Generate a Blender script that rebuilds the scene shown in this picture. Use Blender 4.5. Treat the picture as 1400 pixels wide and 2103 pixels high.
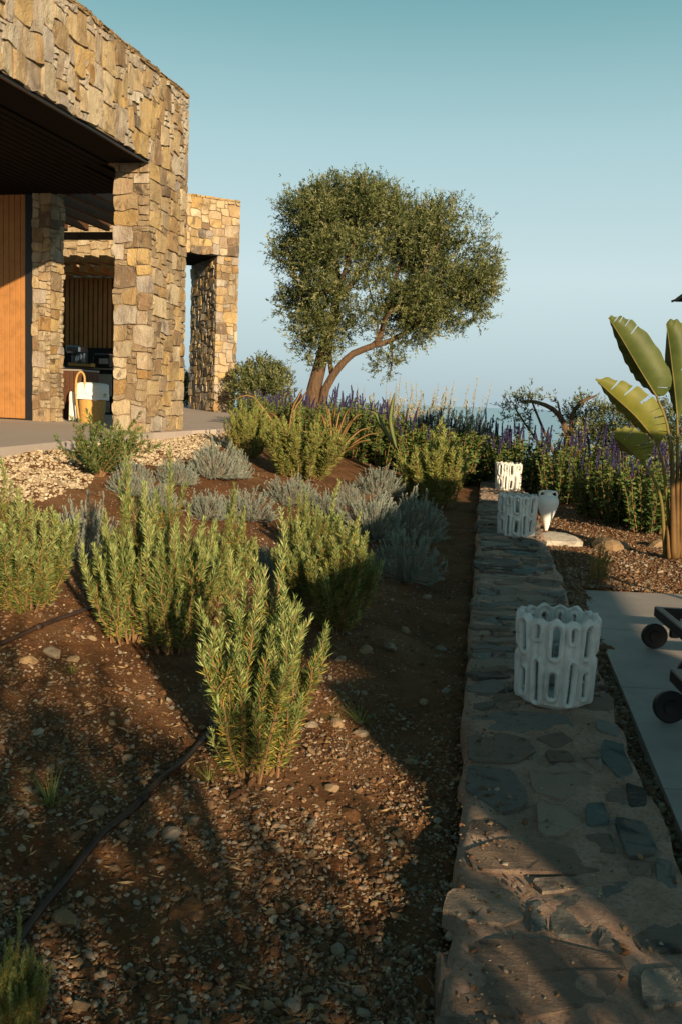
import bpy, math, random
import numpy as np
from mathutils import Matrix, Vector
for o in list(bpy.data.objects): bpy.data.objects.remove(o)
rng = np.random.default_rng(7); random.seed(7)
S = bpy.context.scene; COL = S.collection
rad = math.radians
# ------------------------------------------------------------------ camera
F = 1900.0; H0 = 1.35; PITCH = rad(6.84); ROLL = rad(2.3)          # focal length in photo pixels (1400 x 2103)
cam_d = bpy.data.cameras.new('camera'); cam = bpy.data.objects.new('camera', cam_d); COL.objects.link(cam)
cam_d.sensor_fit = 'VERTICAL'; cam_d.sensor_height = 36; cam_d.lens = F/2103*36
cam_d.clip_start = 0.05; cam_d.clip_end = 90000
cam.matrix_world = Matrix.Translation((0, 0, H0)) @ Matrix.Rotation(math.pi/2-PITCH, 4, 'X') @ Matrix.Rotation(ROLL, 4, 'Z')
S.camera = cam
# ------------------------------------------------------------------ sky, sun, exposure
SUN_EL = rad(14.5); SUN_AZ = rad(157)                                # azimuth clockwise from +Y
w = bpy.data.worlds.new('World'); S.world = w; w.use_nodes = True
nt = w.node_tree; nt.nodes.clear()
sky = nt.nodes.new('ShaderNodeTexSky'); sky.sky_type = 'NISHITA'; sky.sun_disc = False
sky.sun_elevation = SUN_EL; sky.sun_rotation = SUN_AZ; sky.altitude = 60; sky.air_density = 1.0; sky.dust_density = 2.0; sky.ozone_density = 2.5
tint = nt.nodes.new('ShaderNodeMix'); tint.data_type = 'RGBA'; tint.blend_type = 'MULTIPLY'; tint.inputs[0].default_value = 1
tint.inputs[7].default_value = (0.85, 1.0, 0.85, 1)
bg = nt.nodes.new('ShaderNodeBackground'); bg.inputs[1].default_value = 0.072
wo = nt.nodes.new('ShaderNodeOutputWorld')
tc = nt.nodes.new('ShaderNodeTexCoord'); sx = nt.nodes.new('ShaderNodeSeparateXYZ'); nt.links.new(tc.outputs['Generated'], sx.inputs[0])
hz = nt.nodes.new('ShaderNodeValToRGB'); e = hz.color_ramp.elements                                     # sea haze, the same all round the horizon
stops = [(0.0, (.42, .54, .59)), (.05, (.48, .60, .645)), (.13, (.58, .70, .725)), (.26, (.40, .59, .62)), (.40, (.14, .355, .38)), (.56, (.05, .15, .17)), (1.0, (.02, .065, .08))]
while len(e) < len(stops): e.new(.5)
for el_, (p_, c_) in zip(e, stops): el_.position = p_; el_.color = (*c_, 1)
nt.links.new(sx.outputs[2], hz.inputs[0])
gain = nt.nodes.new('ShaderNodeVectorMath'); gain.operation = 'SCALE'; gain.inputs[3].default_value = 10.0; nt.links.new(hz.outputs[0], gain.inputs[0])
hmix = nt.nodes.new('ShaderNodeMix'); hmix.data_type = 'RGBA'; hmix.inputs[0].default_value = 0.85
nt.links.new(sky.outputs[0], tint.inputs[6]); nt.links.new(tint.outputs[2], hmix.inputs[6]); nt.links.new(gain.outputs[0], hmix.inputs[7]); nt.links.new(hmix.outputs[2], bg.inputs[0]); nt.links.new(bg.outputs[0], wo.inputs[0])
sd = bpy.data.lights.new('sun', 'SUN'); sd.energy = 5.0; sd.angle = rad(0.5); sd.color = (1.0, 0.76, 0.47)
sun = bpy.data.objects.new('sun', sd); COL.objects.link(sun)
SDIR = Vector((math.cos(SUN_EL)*math.sin(SUN_AZ), math.cos(SUN_EL)*math.cos(SUN_AZ), math.sin(SUN_EL)))   # towards the sun
sun.rotation_euler = SDIR.to_track_quat('Z', 'Y').to_euler(); sun.location = (8, -16, 8)
S.view_settings.view_transform = 'Standard'; S.view_settings.look = 'None'
S.view_settings.exposure = 0.68; S.view_settings.gamma = 1.0; S.view_settings.use_curve_mapping = False
S.render.engine = 'CYCLES'; S.render.resolution_x = 681; S.render.resolution_y = 1024
# ------------------------------------------------------------------ photo pixel -> place
_R = np.array(cam.matrix_world.to_3x3()) if False else None
def _rx(a): c, s = math.cos(a), math.sin(a); return np.array([[1, 0, 0], [0, c, -s], [0, s, c]])
def _rz(a): c, s = math.cos(a), math.sin(a); return np.array([[c, -s, 0], [s, c, 0], [0, 0, 1]])
CR = _rx(math.pi/2-PITCH) @ _rz(ROLL); CC = np.array([0, 0, H0])
def ray(px, py): return CR @ np.array([(px-700)/F, -(py-1051.5)/F, -1])
def at(px, py, Y): d = ray(px, py); return CC + d*(Y/d[1])
def on(px, py, z): d = ray(px, py); return CC + d*((z-H0)/d[2])
WS = 0.012
def onw(px, py):                                                     # on the gently rising top of the low wall
    d = ray(px, py); return CC + d*((-WS*4.2-H0)/(d[2]-WS*d[1]))
def zw(y): return WS*(np.asarray(y, float)-4.2)
WA, WB = onw(960, 1435), onw(980, 1100)
WSL = (WB[0]-WA[0])/(WB[1]-WA[1]); WDIR = np.array([WSL, 1, 0])/math.hypot(WSL, 1); WW = 0.665
def wl(y): return WA[0] + WSL*(np.asarray(y, float)-WA[1])           # x of the wall's left edge
def wr(y): return wl(y) + WW
def vnoise(x, y, s=1.0, seed=0):
    x = np.asarray(x, float)/s; y = np.asarray(y, float)/s
    xi = np.floor(x).astype(np.int64); yi = np.floor(y).astype(np.int64); u = x-xi; v = y-yi
    u = u*u*(3-2*u); v = v*v*(3-2*v)
    def h(a, b):
        n = (a*374761393 + b*668265263 + seed*974711) & 0x7fffffff
        n = ((n ^ (n >> 13))*1274126177) & 0x7fffffff
        return ((n ^ (n >> 16)) & 0xffff)/65535.0*2-1
    return (h(xi, yi)*(1-u)+h(xi+1, yi)*u)*(1-v) + (h(xi, yi+1)*(1-u)+h(xi+1, yi+1)*u)*v
def g0(x, y):                                                        # the lie of the land
    x = np.asarray(x, float); y = np.asarray(y, float)
    d = wl(y)-x
    left = -0.075 + 0.205*np.maximum(d-0.25, 0) - 0.205*np.maximum(d-4.45, 0)
    right = -0.10 - 0.03*np.maximum(-d-WW-2.5, 0)
    z = zw(np.clip(y, 0, 18)) + np.where(d > -WW/2, left, right)
    z = np.where(d > 2, np.minimum(z, 0.76+0.02*np.clip(y-12, 0, 12)), z)
    fall = np.maximum(y-24+0.25*np.maximum(x-1, 0)*1.2, 0)
    z = z - 0.45*fall*np.minimum(fall/4, 1)
    far = np.maximum(np.hypot(np.maximum(x-7, 0), np.maximum(-14-x, 0)), 0)
    return np.maximum(z - 0.3*far, -62)
def g(x, y):
    return g0(x, y) + 0.025*vnoise(x, y, 0.55, 1) + 0.012*vnoise(x, y, 0.17, 2)
def gnd(px, py):
    d = ray(px, py); t = 1.0
    while t < 60:
        P = CC+d*t
        if P[2] < g0(P[0], P[1]): break
        t += 0.01
    return np.array([P[0], P[1], float(g(P[0], P[1]))])
# ------------------------------------------------------------------ material helpers
def new_mat(name):
    m = bpy.data.materials.new(name); m.use_nodes = True; n = m.node_tree; n.nodes.clear()
    o = n.nodes.new('ShaderNodeOutputMaterial'); b = n.nodes.new('ShaderNodeBsdfPrincipled')
    n.links.new(b.outputs[0], o.inputs[0]); b.inputs['Specular IOR Level'].default_value = 0.25
    return m, n, b, o
def nd(n, t, **kw):
    x = n.nodes.new(t)
    for k, v in kw.items():
        if k.startswith('i_'): x.inputs[k[2:].replace('_', ' ')].default_value = v
        else: setattr(x, k, v)
    return x
def ramp(n, fac, stops, interp='LINEAR'):
    r = n.nodes.new('ShaderNodeValToRGB'); r.color_ramp.interpolation = interp; e = r.color_ramp.elements
    while len(e) < len(stops): e.new(0.5)
    for el, (p, c) in zip(e, stops): el.position = p; el.color = (*c, 1)
    n.links.new(fac, r.inputs[0]); return r.outputs[0]
def noise(n, scale, detail=6, rough=0.6, vec=None, dist=0.0):
    x = nd(n, 'ShaderNodeTexNoise', i_Scale=scale, i_Detail=detail, i_Roughness=rough, i_Distortion=dist)
    if vec is not None: n.links.new(vec, x.inputs['Vector'])
    return x.outputs['Fac']
def geo(n): return nd(n, 'ShaderNodeNewGeometry').outputs['Position']
def mix(n, fac, a, b, mode='MIX'):
    x = nd(n, 'ShaderNodeMix', data_type='RGBA', blend_type=mode)
    for s, i in ((fac, 0), (a, 6), (b, 7)):
        if isinstance(s, (int, float)): x.inputs[i].default_value = s
        elif isinstance(s, tuple): x.inputs[i].default_value = (*s, 1)
        else: n.links.new(s, x.inputs[i])
    return x.outputs[2]
def bump(n, b, h, strength=0.5, dist=0.01):
    x = nd(n, 'ShaderNodeBump', i_Strength=strength, i_Distance=dist); n.links.new(h, x.inputs['Height']); n.links.new(x.outputs[0], b.inputs['Normal'])
def plain(name, col, rough=0.6, var=0.12, scale=12, bs=0.25, bd=0.004, metal=0.0, spec=0.25):
    m, n, b, o = new_mat(name); p = geo(n)
    f = noise(n, scale, 8, 0.65, p)
    c = ramp(n, f, [(0.25, tuple(x*(1-var*1.6) for x in col)), (0.5, col), (0.78, tuple(min(1, x*(1+var)) for x in col))])
    n.links.new(c, b.inputs['Base Color']); b.inputs['Roughness'].default_value = rough; b.inputs['Metallic'].default_value = metal
    b.inputs['Specular IOR Level'].default_value = spec
    bump(n, b, noise(n, scale*9, 4, 0.6, p), bs, bd)
    return m
def stone_mat(name, stops, vein=(0.60, 0.52, 0.40), dark=(0.045, 0.035, 0.03), s=1.0, streak=(1, 1, 0.45), rust=.5, stain=0.0):
    m, n, b, o = new_mat(name); p = geo(n)
    oi = nd(n, 'ShaderNodeObjectInfo')
    off = nd(n, 'ShaderNodeVectorMath', operation='SCALE'); off.inputs[3].default_value = 37.0
    cmb = nd(n, 'ShaderNodeCombineXYZ')
    for i in range(3): n.links.new(oi.outputs['Random'], cmb.inputs[i])
    n.links.new(cmb.outputs[0], off.inputs[0])
    add = nd(n, 'ShaderNodeVectorMath', operation='ADD'); n.links.new(p, add.inputs[0]); n.links.new(off.outputs[0], add.inputs[1])
    sc = nd(n, 'ShaderNodeVectorMath', operation='MULTIPLY'); n.links.new(add.outputs[0], sc.inputs[0]); sc.inputs[1].default_value = streak
    v = sc.outputs[0]
    base = ramp(n, oi.outputs['Random'], stops, 'LINEAR')
    f1 = noise(n, 5*s, 8, 0.62, v, 0.6); f2 = noise(n, 16*s, 8, 0.7, v, 0.3); f3 = noise(n, 3.2*s, 5, 0.6, add.outputs[0], 1.2)
    c = mix(n, ramp(n, f1, [(0.35, (0, 0, 0)), (0.7, (1, 1, 1))]), base, mix(n, rust, base, (0.24, 0.125, 0.045)))
    c = mix(n, ramp(n, f2, [(0.52, (0, 0, 0)), (0.75, (0.75, 0.75, 0.75))]), c, vein)
    c = mix(n, ramp(n, f3, [(0.57, (0, 0, 0)), (0.72, (0.85, 0.85, 0.85))]), c, dark)
    if stain:
        c = mix(n, ramp(n, noise(n, 1.3, 7, 0.7, sc.outputs[0] if False else p, 0.8), [(0.5, (0, 0, 0)), (0.72, (stain, stain, stain))]), c, (0.10, 0.065, 0.04))
    n.links.new(c, b.inputs['Base Color']); b.inputs['Roughness'].default_value = 0.85
    bm_ = nd(n, 'ShaderNodeMath', operation='ADD'); n.links.new(f2, bm_.inputs[0]); n.links.new(noise(n, 45*s, 6, 0.7, add.outputs[0]), bm_.inputs[1])
    bump(n, b, bm_.outputs[0], 0.9, 0.03/s)
    return m
def attr_mat(name, stops, rough=0.6, trans=0.0, spec=0.2, vary=True):
    m, n, b, o = new_mat(name)
    a = nd(n, 'ShaderNodeAttribute', attribute_name='rnd')
    c = ramp(n, a.outputs['Fac'], stops)
    n.links.new(c, b.inputs['Base Color']); b.inputs['Roughness'].default_value = rough; b.inputs['Specular IOR Level'].default_value = spec
    if trans > 0:
        t = nd(n, 'ShaderNodeBsdfTranslucent'); n.links.new(c, t.inputs[0])
        mx = nd(n, 'ShaderNodeMixShader'); mx.inputs[0].default_value = trans
        n.links.new(b.outputs[0], mx.inputs[1]); n.links.new(t.outputs[0], mx.inputs[2]); n.links.new(mx.outputs[0], o.inputs[0])
    return m
def bark_mat(name, a, c2, s=1.0):
    m, n, b, o = new_mat(name); p = geo(n)
    sc = nd(n, 'ShaderNodeVectorMath', operation='MULTIPLY'); n.links.new(p, sc.inputs[0]); sc.inputs[1].default_value = (1, 1, 0.25)
    f = noise(n, 22*s, 8, 0.7, sc.outputs[0], 0.8)
    n.links.new(ramp(n, f, [(0.3, a), (0.7, c2)]), b.inputs['Base Color']); b.inputs['Roughness'].default_value = 0.9
    bump(n, b, f, 0.9, 0.03); return m
M = {}
M['stone'] = stone_mat('golden_rubble_stone', [(0.0, (0.46, 0.30, 0.12)), (0.10, (0.58, 0.43, 0.21)), (0.18, (0.20, 0.14, 0.085)), (0.27, (0.60, 0.52, 0.37)), (0.36, (0.40, 0.38, 0.36)), (0.45, (0.38, 0.235, 0.09)), (0.55, (0.60, 0.52, 0.38)),
                       (0.66, (0.50, 0.35, 0.15)), (0.76, (0.42, 0.40, 0.39)), (0.86, (0.54, 0.42, 0.24)), (0.94, (0.26, 0.18, 0.11)), (1.0, (0.12, 0.11, 0.10))], stain=.75)
M['mortar'] = plain('wall_joint_earth', (0.24, 0.175, 0.11), 0.95, 0.3, 14, 0.6, 0.01)
def capmortar():
    m, n, b, o = new_mat('wall_top_mortar'); p = geo(n); f1 = noise(n, 5, 9, 0.7, p, .4); f2 = noise(n, 70, 8, 0.75, p); f3 = noise(n, 260, 4, 0.7, p)
    c = ramp(n, f1, [(0.26, (0.40, 0.235, 0.165)), (0.5, (0.58, 0.38, 0.285)), (0.72, (0.68, 0.50, 0.40))])
    c = mix(n, ramp(n, f2, [(0.48, (0, 0, 0)), (0.62, (.85, .85, .85))]), c, (0.32, 0.215, 0.16))
    c = mix(n, ramp(n, noise(n, 22, 7, .75, p, 1.0), [(0.55, (0, 0, 0)), (0.7, (.8, .8, .8))]), c, (0.66, 0.55, 0.47)); c = mix(n, ramp(n, noise(n, 11, 7, .75, p, 1.5), [(0.58, (0, 0, 0)), (0.7, (.8, .8, .8))]), c, (0.17, 0.115, 0.09)); n.links.new(c, b.inputs['Base Color']); b.inputs['Roughness'].default_value = .95
    a = nd(n, 'ShaderNodeMath', operation='ADD'); n.links.new(f2, a.inputs[0]); n.links.new(f3, a.inputs[1]); bump(n, b, a.outputs[0], 1.0, 0.014); return m
M['capmortar'] = capmortar()
M['capstone'] = stone_mat('wall_cap_stone', [(0.0, (0.10, 0.13, 0.13)), (0.18, (0.27, 0.20, 0.155)), (0.32, (0.035, 0.04, 0.043)), (0.48, (0.38, 0.28, 0.215)), (0.62, (0.11, 0.155, 0.155)), (0.78, (0.21, 0.145, 0.11)), (0.9, (0.36, 0.29, 0.24)), (1.0, (0.12, 0.18, 0.18))],
                          vein=(0.28, 0.23, 0.18), dark=(0.025, 0.028, 0.03), s=2.2, streak=(0.35, 1, 1), rust=.15)
M['terrace'] = plain('terrace_concrete', (0.44, 0.37, 0.33), 0.75, 0.06, 3, 0.15, 0.002)
M['paver'] = plain('pale_paver', (0.33, 0.285, 0.265), 0.65, 0.14, 3.5, 0.3, 0.003)
M['wood'] = plain('orange_timber', (0.36, 0.165, 0.052), 0.5, 0.18, 6, 0.2, 0.003)
M['darkwood'] = plain('dark_timber', (0.10, 0.045, 0.024), 0.6, 0.25, 8, 0.3, 0.003)
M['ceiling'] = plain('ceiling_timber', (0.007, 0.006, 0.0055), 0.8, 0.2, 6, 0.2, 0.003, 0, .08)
M['black'] = plain('black_metal', (0.012, 0.012, 0.013), 0.4, 0.2, 10, 0.1, 0.001, 0.0, 0.4)
M['steel'] = plain('brushed_steel', (0.45, 0.46, 0.47), 0.3, 0.1, 20, 0.1, 0.001, 0.9)
M['wicker'] = plain('golden_wicker', (0.50, 0.30, 0.09), 0.6, 0.25, 30, 0.5, 0.004)
M['cloth'] = plain('white_towelling', (0.78, 0.77, 0.75), 0.95, 0.04, 20, 0.5, 0.004)
M['greycab'] = plain('grey_cabinet', (0.30, 0.27, 0.24), 0.6, 0.08, 6, 0.1, 0.001)
M['pipe'] = plain('brown_plastic_pipe', (0.045, 0.028, 0.022), 0.45, 0.2, 9, 0.2, 0.001)
M['rock'] = stone_mat('loose_rock', [(0.0, (0.26, 0.17, 0.095)), (0.3, (0.32, 0.25, 0.17)), (0.6, (0.24, 0.21, 0.18)), (1.0, (0.33, 0.22, 0.11))], vein=(0.4, 0.34, 0.26), dark=(0.09, 0.07, 0.05), s=6, streak=(1, 1, 1))
M['whiterock'] = stone_mat('white_rock', [(0.0, (0.58, 0.53, 0.47)), (1.0, (0.64, 0.59, 0.52))], vein=(0.7, 0.66, 0.6), dark=(0.28, 0.22, 0.16), s=3, streak=(1, 1, 1))
M['bark'] = bark_mat('olive_bark', (0.05, 0.032, 0.022), (0.18, 0.11, 0.065))
M['twig'] = plain('woody_stem', (0.22, 0.125, 0.06), 0.85, 0.25, 40, 0.3, 0.002)
M['greytwig'] = plain('grey_twig', (0.27, 0.25, 0.20), 0.85, 0.2, 40, 0.3, 0.002)
M['fabric'] = plain('parasol_canvas', (0.10, 0.09, 0.08), 0.9, 0.1, 10, 0.2, 0.002)
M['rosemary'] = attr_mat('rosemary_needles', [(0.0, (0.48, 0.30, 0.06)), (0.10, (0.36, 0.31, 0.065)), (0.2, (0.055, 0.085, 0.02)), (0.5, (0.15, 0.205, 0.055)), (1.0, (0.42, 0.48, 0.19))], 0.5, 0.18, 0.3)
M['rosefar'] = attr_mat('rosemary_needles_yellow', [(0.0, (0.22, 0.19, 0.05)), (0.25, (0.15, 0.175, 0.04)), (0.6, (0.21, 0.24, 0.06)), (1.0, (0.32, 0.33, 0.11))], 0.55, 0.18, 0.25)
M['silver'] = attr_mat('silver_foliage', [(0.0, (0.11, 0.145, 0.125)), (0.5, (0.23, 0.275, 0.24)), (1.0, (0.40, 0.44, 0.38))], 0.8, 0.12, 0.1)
M['pale'] = attr_mat('cream_twiggy_foliage', [(0.0, (0.22, 0.19, 0.09)), (0.5, (0.40, 0.35, 0.20)), (1.0, (0.60, 0.55, 0.40))], 0.8, 0.15, 0.1)
M['olive'] = attr_mat('olive_leaves', [(0.0, (0.03, 0.045, 0.014)), (0.45, (0.085, 0.105, 0.032)), (0.75, (0.16, 0.175, 0.06)), (1.0, (0.28, 0.27, 0.13))], 0.45, 0.12, 0.35)
M['salvia'] = attr_mat('salvia_leaves', [(0.0, (0.03, 0.06, 0.015)), (0.6, (0.07, 0.125, 0.027)), (1.0, (0.15, 0.205, 0.045))], 0.5, 0.2, 0.3)
M['spike'] = attr_mat('purple_flowers', [(0.0, (0.02, 0.016, 0.045)), (0.6, (0.075, 0.06, 0.16)), (1.0, (0.20, 0.17, 0.36))], 0.7, 0.15, 0.1)
M['darkleaf'] = attr_mat('dark_green_leaves', [(0.0, (0.05, 0.08, 0.02)), (0.6, (0.09, 0.13, 0.035)), (1.0, (0.19, 0.22, 0.06))], 0.5, 0.12, 0.3)
M['grass'] = attr_mat('grass_blades', [(0.0, (0.30, 0.22, 0.07)), (0.4, (0.13, 0.16, 0.035)), (1.0, (0.22, 0.25, 0.06))], 0.6, 0.2, 0.2)
def blade_mat(name, a, b2, rough=0.5):
    m, n, b, o = new_mat(name); p = geo(n)
    c = ramp(n, noise(n, 5, 6, 0.6, p), [(0.3, a), (0.72, b2)])
    n.links.new(c, b.inputs['Base Color']); b.inputs['Roughness'].default_value = rough; b.inputs['Specular IOR Level'].default_value = 0.2
    t = nd(n, 'ShaderNodeBsdfTranslucent'); n.links.new(c, t.inputs[0]); mx = nd(n, 'ShaderNodeMixShader'); mx.inputs[0].default_value = 0.15
    n.links.new(b.outputs[0], mx.inputs[1]); n.links.new(t.outputs[0], mx.inputs[2]); n.links.new(mx.outputs[0], o.inputs[0])
    bump(n, b, noise(n, 60, 3, 0.5, p), 0.15, 0.002); return m
M['phormium'] = blade_mat('bronze_flax_blade', (0.16, 0.09, 0.035), (0.30, 0.19, 0.07))
M['agave'] = blade_mat('agave_blade', (0.12, 0.15, 0.055), (0.20, 0.22, 0.09))
M['strel'] = blade_mat('paddle_leaf', (0.04, 0.062, 0.012), (0.085, 0.105, 0.02), 0.48)
M['strelyellow'] = blade_mat('young_paddle_leaf', (0.10, 0.115, 0.016), (0.19, 0.18, 0.026), 0.5)
M['stalk'] = blade_mat('leaf_stalk', (0.13, 0.11, 0.03), (0.22, 0.165, 0.05), 0.45)
M['sheath'] = blade_mat('dry_sheath', (0.09, 0.05, 0.022), (0.21, 0.12, 0.045), 0.7)
def ceramic():
    m, n, b, o = new_mat('grey_white_ceramic'); p = geo(n)
    c = ramp(n, noise(n, 9, 8, 0.6, p), [(0.28, (0.40, 0.39, 0.37)), (0.45, (0.58, 0.58, 0.56)), (0.65, (0.70, 0.70, 0.68))])
    n.links.new(c, b.inputs['Base Color']); b.inputs['Roughness'].default_value = 0.6; bump(n, b, noise(n, 40, 4, 0.6, p), 0.15, 0.003); return m
M['ceramic'] = ceramic()
M['amphora'] = plain('white_glazed_clay', (0.82, 0.81, 0.79), 0.6, 0.03, 10, 0.2, 0.003)
M['pebble'] = attr_mat('soil_pebbles', [(0.0, (0.09, 0.042, 0.022)), (0.4, (0.17, 0.095, 0.05)), (0.65, (0.25, 0.165, 0.095)), (0.85, (0.17, 0.145, 0.12)), (1.0, (0.40, 0.32, 0.23))], 0.85, 0, 0.2)
M['gravel'] = attr_mat('cream_gravel', [(0.0, (0.24, 0.17, 0.10)), (0.5, (0.42, 0.33, 0.22)), (1.0, (0.58, 0.50, 0.38))], 0.85, 0, 0.2)
def soil():
    m, n, b, o = new_mat('red_brown_soil'); p = geo(n)
    f1 = noise(n, 2.2, 8, 0.65, p, 0.5); f2 = noise(n, 26, 8, 0.7, p); f3 = noise(n, 90, 5, 0.7, p)
    c = ramp(n, f1, [(0.3, (0.075, 0.032, 0.015)), (0.5, (0.165, 0.075, 0.034)), (0.72, (0.28, 0.155, 0.08))])
    c = mix(n, ramp(n, f2, [(0.45, (0, 0, 0)), (0.7, (0.8, 0.8, 0.8))]), c, (0.20, 0.115, 0.06))
    n.links.new(c, b.inputs['Base Color']); b.inputs['Roughness'].default_value = 0.95; b.inputs['Specular IOR Level'].default_value = 0.1
    a = nd(n, 'ShaderNodeMath', operation='ADD'); n.links.new(f2, a.inputs[0]); n.links.new(f3, a.inputs[1]); bump(n, b, a.outputs[0], 0.9, 0.02)
    return m
M['soil'] = soil()
def water():
    m, n, b, o = new_mat('sea_water'); p = geo(n)
    b.inputs['Base Color'].default_value = (0.04, 0.20, 0.26, 1); b.inputs['Roughness'].default_value = 0.22; b.inputs['Specular IOR Level'].default_value = 0.5
    bump(n, b, noise(n, 0.08, 6, 0.7, p), 0.12, 1.0); return m
M['sea'] = water()
# ------------------------------------------------------------------ mesh helpers
def mesh(name, V, Fc, rnd=None, smooth=False):
    V = np.asarray(V, np.float32).reshape(-1, 3); me = bpy.data.meshes.new(name)
    if isinstance(Fc, np.ndarray):
        k = Fc.shape[1]; nf = len(Fc); me.vertices.add(len(V)); me.vertices.foreach_set('co', V.ravel())
        me.loops.add(nf*k); me.loops.foreach_set('vertex_index', Fc.astype(np.int32).ravel())
        me.polygons.add(nf); me.polygons.foreach_set('loop_start', np.arange(0, nf*k, k, dtype=np.int32)); me.polygons.foreach_set('loop_total', np.full(nf, k, np.int32))
        me.update(calc_edges=True)
    else:
        me.from_pydata(V.tolist(), [], [tuple(int(i) for i in f) for f in Fc])
    if rnd is not None:
        a = me.attributes.new('rnd', 'FLOAT', 'POINT'); a.data.foreach_set('value', np.asarray(rnd, np.float32))
    me.polygons.foreach_set('use_smooth', np.full(len(me.polygons), bool(smooth)))
    me.update(); return me
def obj(name, me, mat, parent=None):
    o = bpy.data.objects.new(name, me); COL.objects.link(o)
    if mat and me and len(me.materials) == 0: me.materials.append(M[mat])
    if parent: o.parent = parent
    return o
def tag(o, label, cat, group=None):
    o['label'] = label; o['category'] = cat
    if group: o['group'] = group
    return o
def thing(name, label, cat, loc=(0, 0, 0), rz=0, group=None, sc=1.0):
    o = bpy.data.objects.new(name, None); COL.objects.link(o); o.empty_display_size = 0.1
    o.location = loc; o.rotation_euler = (0, 0, rz); o.scale = (sc, sc, sc) if np.isscalar(sc) else sc
    return tag(o, label, cat, group)
def struct(name, me, mat): o = obj(name, me, mat); o['kind'] = 'structure'; return o
def dup(root, label, loc, rz=0, sc=1.0, group=None):
    r = root.copy(); COL.objects.link(r); r.location = loc; r.rotation_euler = (0, 0, rz); r.scale = (sc, sc, sc) if np.isscalar(sc) else sc
    r['label'] = label
    if group: r['group'] = group
    for ch in list(root.children):
        c = ch.copy(); COL.objects.link(c); c.parent = r
        for gc in list(ch.children):
            d = gc.copy(); COL.objects.link(d); d.parent = c
    return r
class MB:
    def __init__(s): s.v = []; s.f = []
    def add(s, V, Fc):
        b = len(s.v); s.v += [tuple(map(float, q)) for q in V]; s.f += [tuple(int(i)+b for i in q) for q in Fc]; return s
    def box(s, c, sz, bev=0.0, ax=None):
        x, y, z = [q/2 for q in sz]; b = min(bev, x*.49, y*.49, z*.49)
        A = np.eye(3) if ax is None else np.asarray(ax)
        if b <= 0:
            V = np.array([[i*x, j*y, k*z] for k in (-1, 1) for j in (-1, 1) for i in (-1, 1)])
            Fc = [(0, 2, 3, 1), (4, 5, 7, 6), (0, 1, 5, 4), (2, 6, 7, 3), (0, 4, 6, 2), (1, 3, 7, 5)]
        else:
            V = []; Fc = []
            idx = {}
            for k in (-1, 1):
                for j in (-1, 1):
                    for i in (-1, 1):
                        for a in range(3):
                            p = [i*(x-b), j*(y-b), k*(z-b)]; p[a] = [i*x, j*y, k*z][a]
                            idx[(i, j, k, a)] = len(V); V.append(p)
            V = np.array(V)
            for a in range(3):
                o1, o2 = [q for q in range(3) if q != a]
                for sg in (-1, 1):
                    q = []
                    for (u, v2) in ((-1, -1), (1, -1), (1, 1), (-1, 1)):
                        t = [0, 0, 0]; t[a] = sg; t[o1] = u; t[o2] = v2; q.append(idx[(*t, a)])
                    Fc.append(q)
            for a in range(3):
                o1, o2 = [q for q in range(3) if q != a]
                for u in (-1, 1):
                    for v2 in (-1, 1):
                        q = []
                        for e, aa in ((-1, o1), (1, o1), (1, o2), (-1, o2)):
                            t = [0, 0, 0]; t[a] = e; t[o1] = u; t[o2] = v2; q.append(idx[(*t, aa)])
                        Fc.append(q)
            for i in (-1, 1):
                for j in (-1, 1):
                    for k in (-1, 1): Fc.append([idx[(i, j, k, a)] for a in range(3)])
        return s.add(V @ A + np.asarray(c), Fc)
    def tube(s, pts, r, n=8, cap=True):
        pts = np.asarray(pts, float); r = np.full(len(pts), r) if np.isscalar(r) else np.asarray(r, float)
        T = np.gradient(pts, axis=0); T /= np.linalg.norm(T, axis=1)[:, None]+1e-9
        up = np.array([0, 0, 1.]) if abs(T[0][2]) < 0.9 else np.array([1., 0, 0])
        V = []; u = np.cross(T[0], up); u /= np.linalg.norm(u)
        for p, t, q in zip(pts, T, r):
            u = u - t*np.dot(u, t); u /= np.linalg.norm(u)+1e-9; v2 = np.cross(t, u)
            for i in range(n):
                a = 2*math.pi*i/n; V.append(p+q*(math.cos(a)*u+math.sin(a)*v2))
        Fc = [(k*n+i, k*n+(i+1) % n, (k+1)*n+(i+1) % n, (k+1)*n+i) for k in range(len(pts)-1) for i in range(n)]
        if cap: Fc += [tuple(range(n))[::-1], tuple((len(pts)-1)*n+i for i in range(n))]
        return s.add(V, Fc)
    def lathe(s, prof, n=24, c=(0, 0, 0)):
        V = [(c[0]+r*math.cos(2*math.pi*i/n), c[1]+r*math.sin(2*math.pi*i/n), c[2]+z) for r, z in prof for i in range(n)]
        Fc = [(k*n+i, k*n+(i+1) % n, (k+1)*n+(i+1) % n, (k+1)*n+i) for k in range(len(prof)-1) for i in range(n)]
        return s.add(V, Fc)
    def build(s, name, mat, parent=None, smooth=False):
        return obj(name, mesh(name, s.v, s.f, None, smooth), mat, parent)
def bez(pts, n):                                                     # smooth curve through points
    pts = np.asarray(pts, float); k = len(pts); t = np.linspace(0, k-1, n); out = []
    for q in t:
        i = min(int(q), k-2); u = q-i
        p0 = pts[max(i-1, 0)]; p1 = pts[i]; p2 = pts[i+1]; p3 = pts[min(i+2, k-1)]
        out.append(0.5*((2*p1)+(-p0+p2)*u+(2*p0-5*p1+4*p2-p3)*u*u+(-p0+3*p1-3*p2+p3)*u**3))
    return np.array(out)
def unit(v): v = np.asarray(v, float); return v/(np.linalg.norm(v, axis=-1, keepdims=True)+1e-9)
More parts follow.
